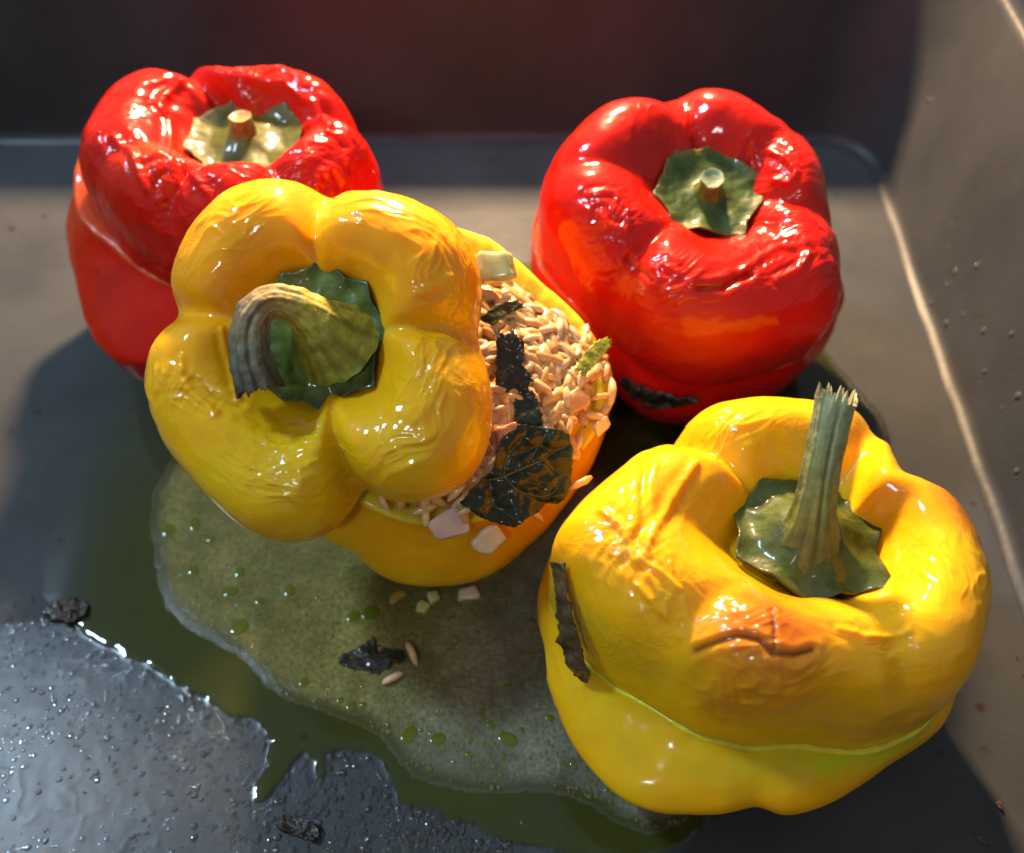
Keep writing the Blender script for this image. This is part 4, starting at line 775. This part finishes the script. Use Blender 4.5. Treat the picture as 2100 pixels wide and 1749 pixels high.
strip('burnt_leaf', 'dark brown burnt leaf strip stuck to the side of the front yellow pepper', [(1.0, 10.66, 5.82), (1.06, 10.18, 5.40), (1.18, 9.76, 4.90), (1.28, 9.46, 4.28), (1.46, 9.22, 3.66), (1.64, 9.15, 3.3)],
      [(-.7, -.35, .6), (-.7, -.45, .55), (-.65, -.55, .5), (-.6, -.55, .55), (-.55, -.55, .6), (-.5, -.55, .6)], [.20, .19, .24, .34, .36, .08], (.085, .052, .02), 541, M_LEAF, .15)
strip('burnt_leaf', 'black glossy leaf squeezed out under the back red lid', [(3.08, 18.28, 2.75), (3.42, 17.93, 2.62), (3.95, 17.64, 2.60), (4.45, 17.46, 2.78), (5.05, 17.36, 3.0)],
      [(-.7, -.68, .2), (-.5, -.8, .25), (-.35, -.88, .3), (-.2, -.9, .3), (-.1, -.9, .3)], [.10, .26, .32, .2, .05], (.014, .015, .013), 543, M_LEAF, .16)
# --- chunks of vegetable
def chunk(name, label, pos, nrm, ang, size, colr, seed, cat, mat=None, group=None, jit=.22):
    bm = bmesh.new(); bmesh.ops.create_cube(bm, size=1.0)
    bmesh.ops.bevel(bm, geom=bm.edges[:], offset=.2, segments=3, profile=.55, affect='EDGES')
    bmesh.ops.subdivide_edges(bm, edges=bm.edges[:], cuts=1, use_grid_fill=True)
    V = np.array([v.co[:] for v in bm.verts]); bm.verts.index_update(); F = [[v.index for v in f.verts] for f in bm.faces]; bm.free()
    V[:, 0] *= 1+.25*V[:, 1]*math.sin(seed); V[:, 1] *= 1+.25*V[:, 0]*math.cos(seed)
    V += jit*np.stack([pnoise(V*1.7+seed, seed % 97+k) for k in range(3)], 1); V *= np.array(size)
    c = np.clip(np.array(colr)*(1+.35*fbm(V*3, 2, seed)[:, None]), 0, 1)
    o = mesh_obj(name, V, F, mat or M_VEG, None, colors=c); o.matrix_world = basis_matrix(pos, nrm, ang)
    return tag(o, label, cat, group) if label else o
chunk('zucchini_piece', 'translucent pale green vegetable wedge at the top of the filling', (-.42, 17.75, 7.42), (-.15, -.55, .8), .1, (.95, .72, .35), (.40, .40, .16), 551, 'vegetable')
chunk('onion_piece', 'purplish onion square hanging over the rim under the yellow lid', (-1.45, 12.55, 4.30), (.15, -.7, .7), .35, (.82, .62, .14), (.60, .44, .36), 553, 'onion')
chunk('onion_piece', 'pale translucent onion square hanging below the large leaf', (-.52, 12.55, 3.62), (.35, -.85, .35), .75, (.70, .62, .12), (.66, .60, .44), 555, 'onion')
chunk('onion_piece', 'glassy onion flake at the outer edge of the rice', (2.15, 14.95, 4.90), (.6, -.5, .6), .6, (.45, .30, .14), (.62, .46, .26), 557, 'onion')
chunk('carrot_cube', 'small orange vegetable cube embedded near the rice edge', (1.50, 15.15, 5.55), (.4, -.5, .75), .5, (.6, .5, .3), (.60, .30, .10), 559, 'vegetable')
chunk('carrot_cube', 'brownish vegetable bit against the yellow lid above the large leaf', (-.10, 14.0, 5.80), (.0, -.5, .8), .3, (.5, .4, .3), (.40, .17, .08), 561, 'vegetable')
# --- loose grains and crumbs of filling
M_LOOSE = M_RICE
for i, (x, y, z, a, s, lb) in enumerate(((-2.56, 11.29, .16, 2.0, .95, 'loose rice grain standing off the tip of the floating charred leaf'), (-3.0, 10.63, .14, .5, .9, 'loose rice grain just in front of the floating charred leaf'),
                                      (1.58, 13.50, 4.62, .4, .9, 'rice grain poking out past the right edge of the large leaf'), (.55, 13.05, 3.95, 2.4, .8, 'rice grain stuck to the cup wall beneath the large leaf'), (1.95, 12.4, 4.6, 1.2, .0, ''))):
    if not s: continue
    o = bpy.data.objects.new('loose_rice_grain', GRAINS[(3, 5, 1, 0)[i]]); col.objects.link(o)
    o.matrix_world = basis_matrix((x, y, z), (.1, -.1, 1) if z < 1 else (.3, -.6, .7), a); o.scale = (s, s, s); tag(o, lb, 'rice grain', 'loose rice grains')
chunk('filling_crumb', 'white filling crumb in the broth at the foot of the middle pepper', (-1.15, 13.0, .14), (0, 0, 1), .2, (.52, .32, .22), (.68, .56, .40), 571, 'crumb', group='crumbs of filling')
chunk('filling_crumb', 'pale yellow crumb in the broth, nearer of the yellow pair', (-2.35, 12.62, .12), (0, 0, 1), 1.1, (.30, .28, .16), (.55, .50, .16), 573, 'crumb', group='crumbs of filling')
chunk('filling_crumb', 'pale yellow crumb in the broth, farther of the yellow pair', (-2.08, 12.93, .12), (0, 0, 1), .4, (.28, .28, .16), (.55, .50, .20), 575, 'crumb', group='crumbs of filling')
chunk('filling_crumb', 'orange brown crumb under the edge of the yellow lid', (-3.05, 12.95, .10), (0, 0, 1), .7, (.45, .22, .12), (.36, .22, .05), 577, 'crumb', group='crumbs of filling')
# --- round drops of oil in the broth film
dv, df = dome(20, 5)
M_DROP = clear_drop('oil_drop', (.13, .15, .012, 1), .7)
dm = None
OWN = {0: 'long oval oil droplet by the near broth edge, leftmost of three big ones', 1: 'oval oil droplet by the near broth edge, middle of three big ones', 2: 'large round oil droplet by the near broth edge, rightmost of three big ones',
       15: 'larger of two touching oil droplets at the foot of the middle pepper', 16: 'smaller of two touching oil droplets at the foot of the middle pepper'}
for i, (x, y, r) in enumerate(DROPS):
    if dm is None:
        o = mesh_obj('oil_droplet', dv, df, M_DROP); dm = o.data
    else:
        o = bpy.data.objects.new('oil_droplet', dm); col.objects.link(o)
    k = rs.uniform(.85, 1.2); o.location = (x*S, y*S, .082*S); o.scale = (r*k, r/k, .02+.05*r); o.rotation_euler[2] = rs.uniform(0, 3)
    tag(o, OWN.get(i, 'small round dark green oil droplet floating in the cloudy broth film'), 'oil droplet', 'oil droplets floating in the broth film')
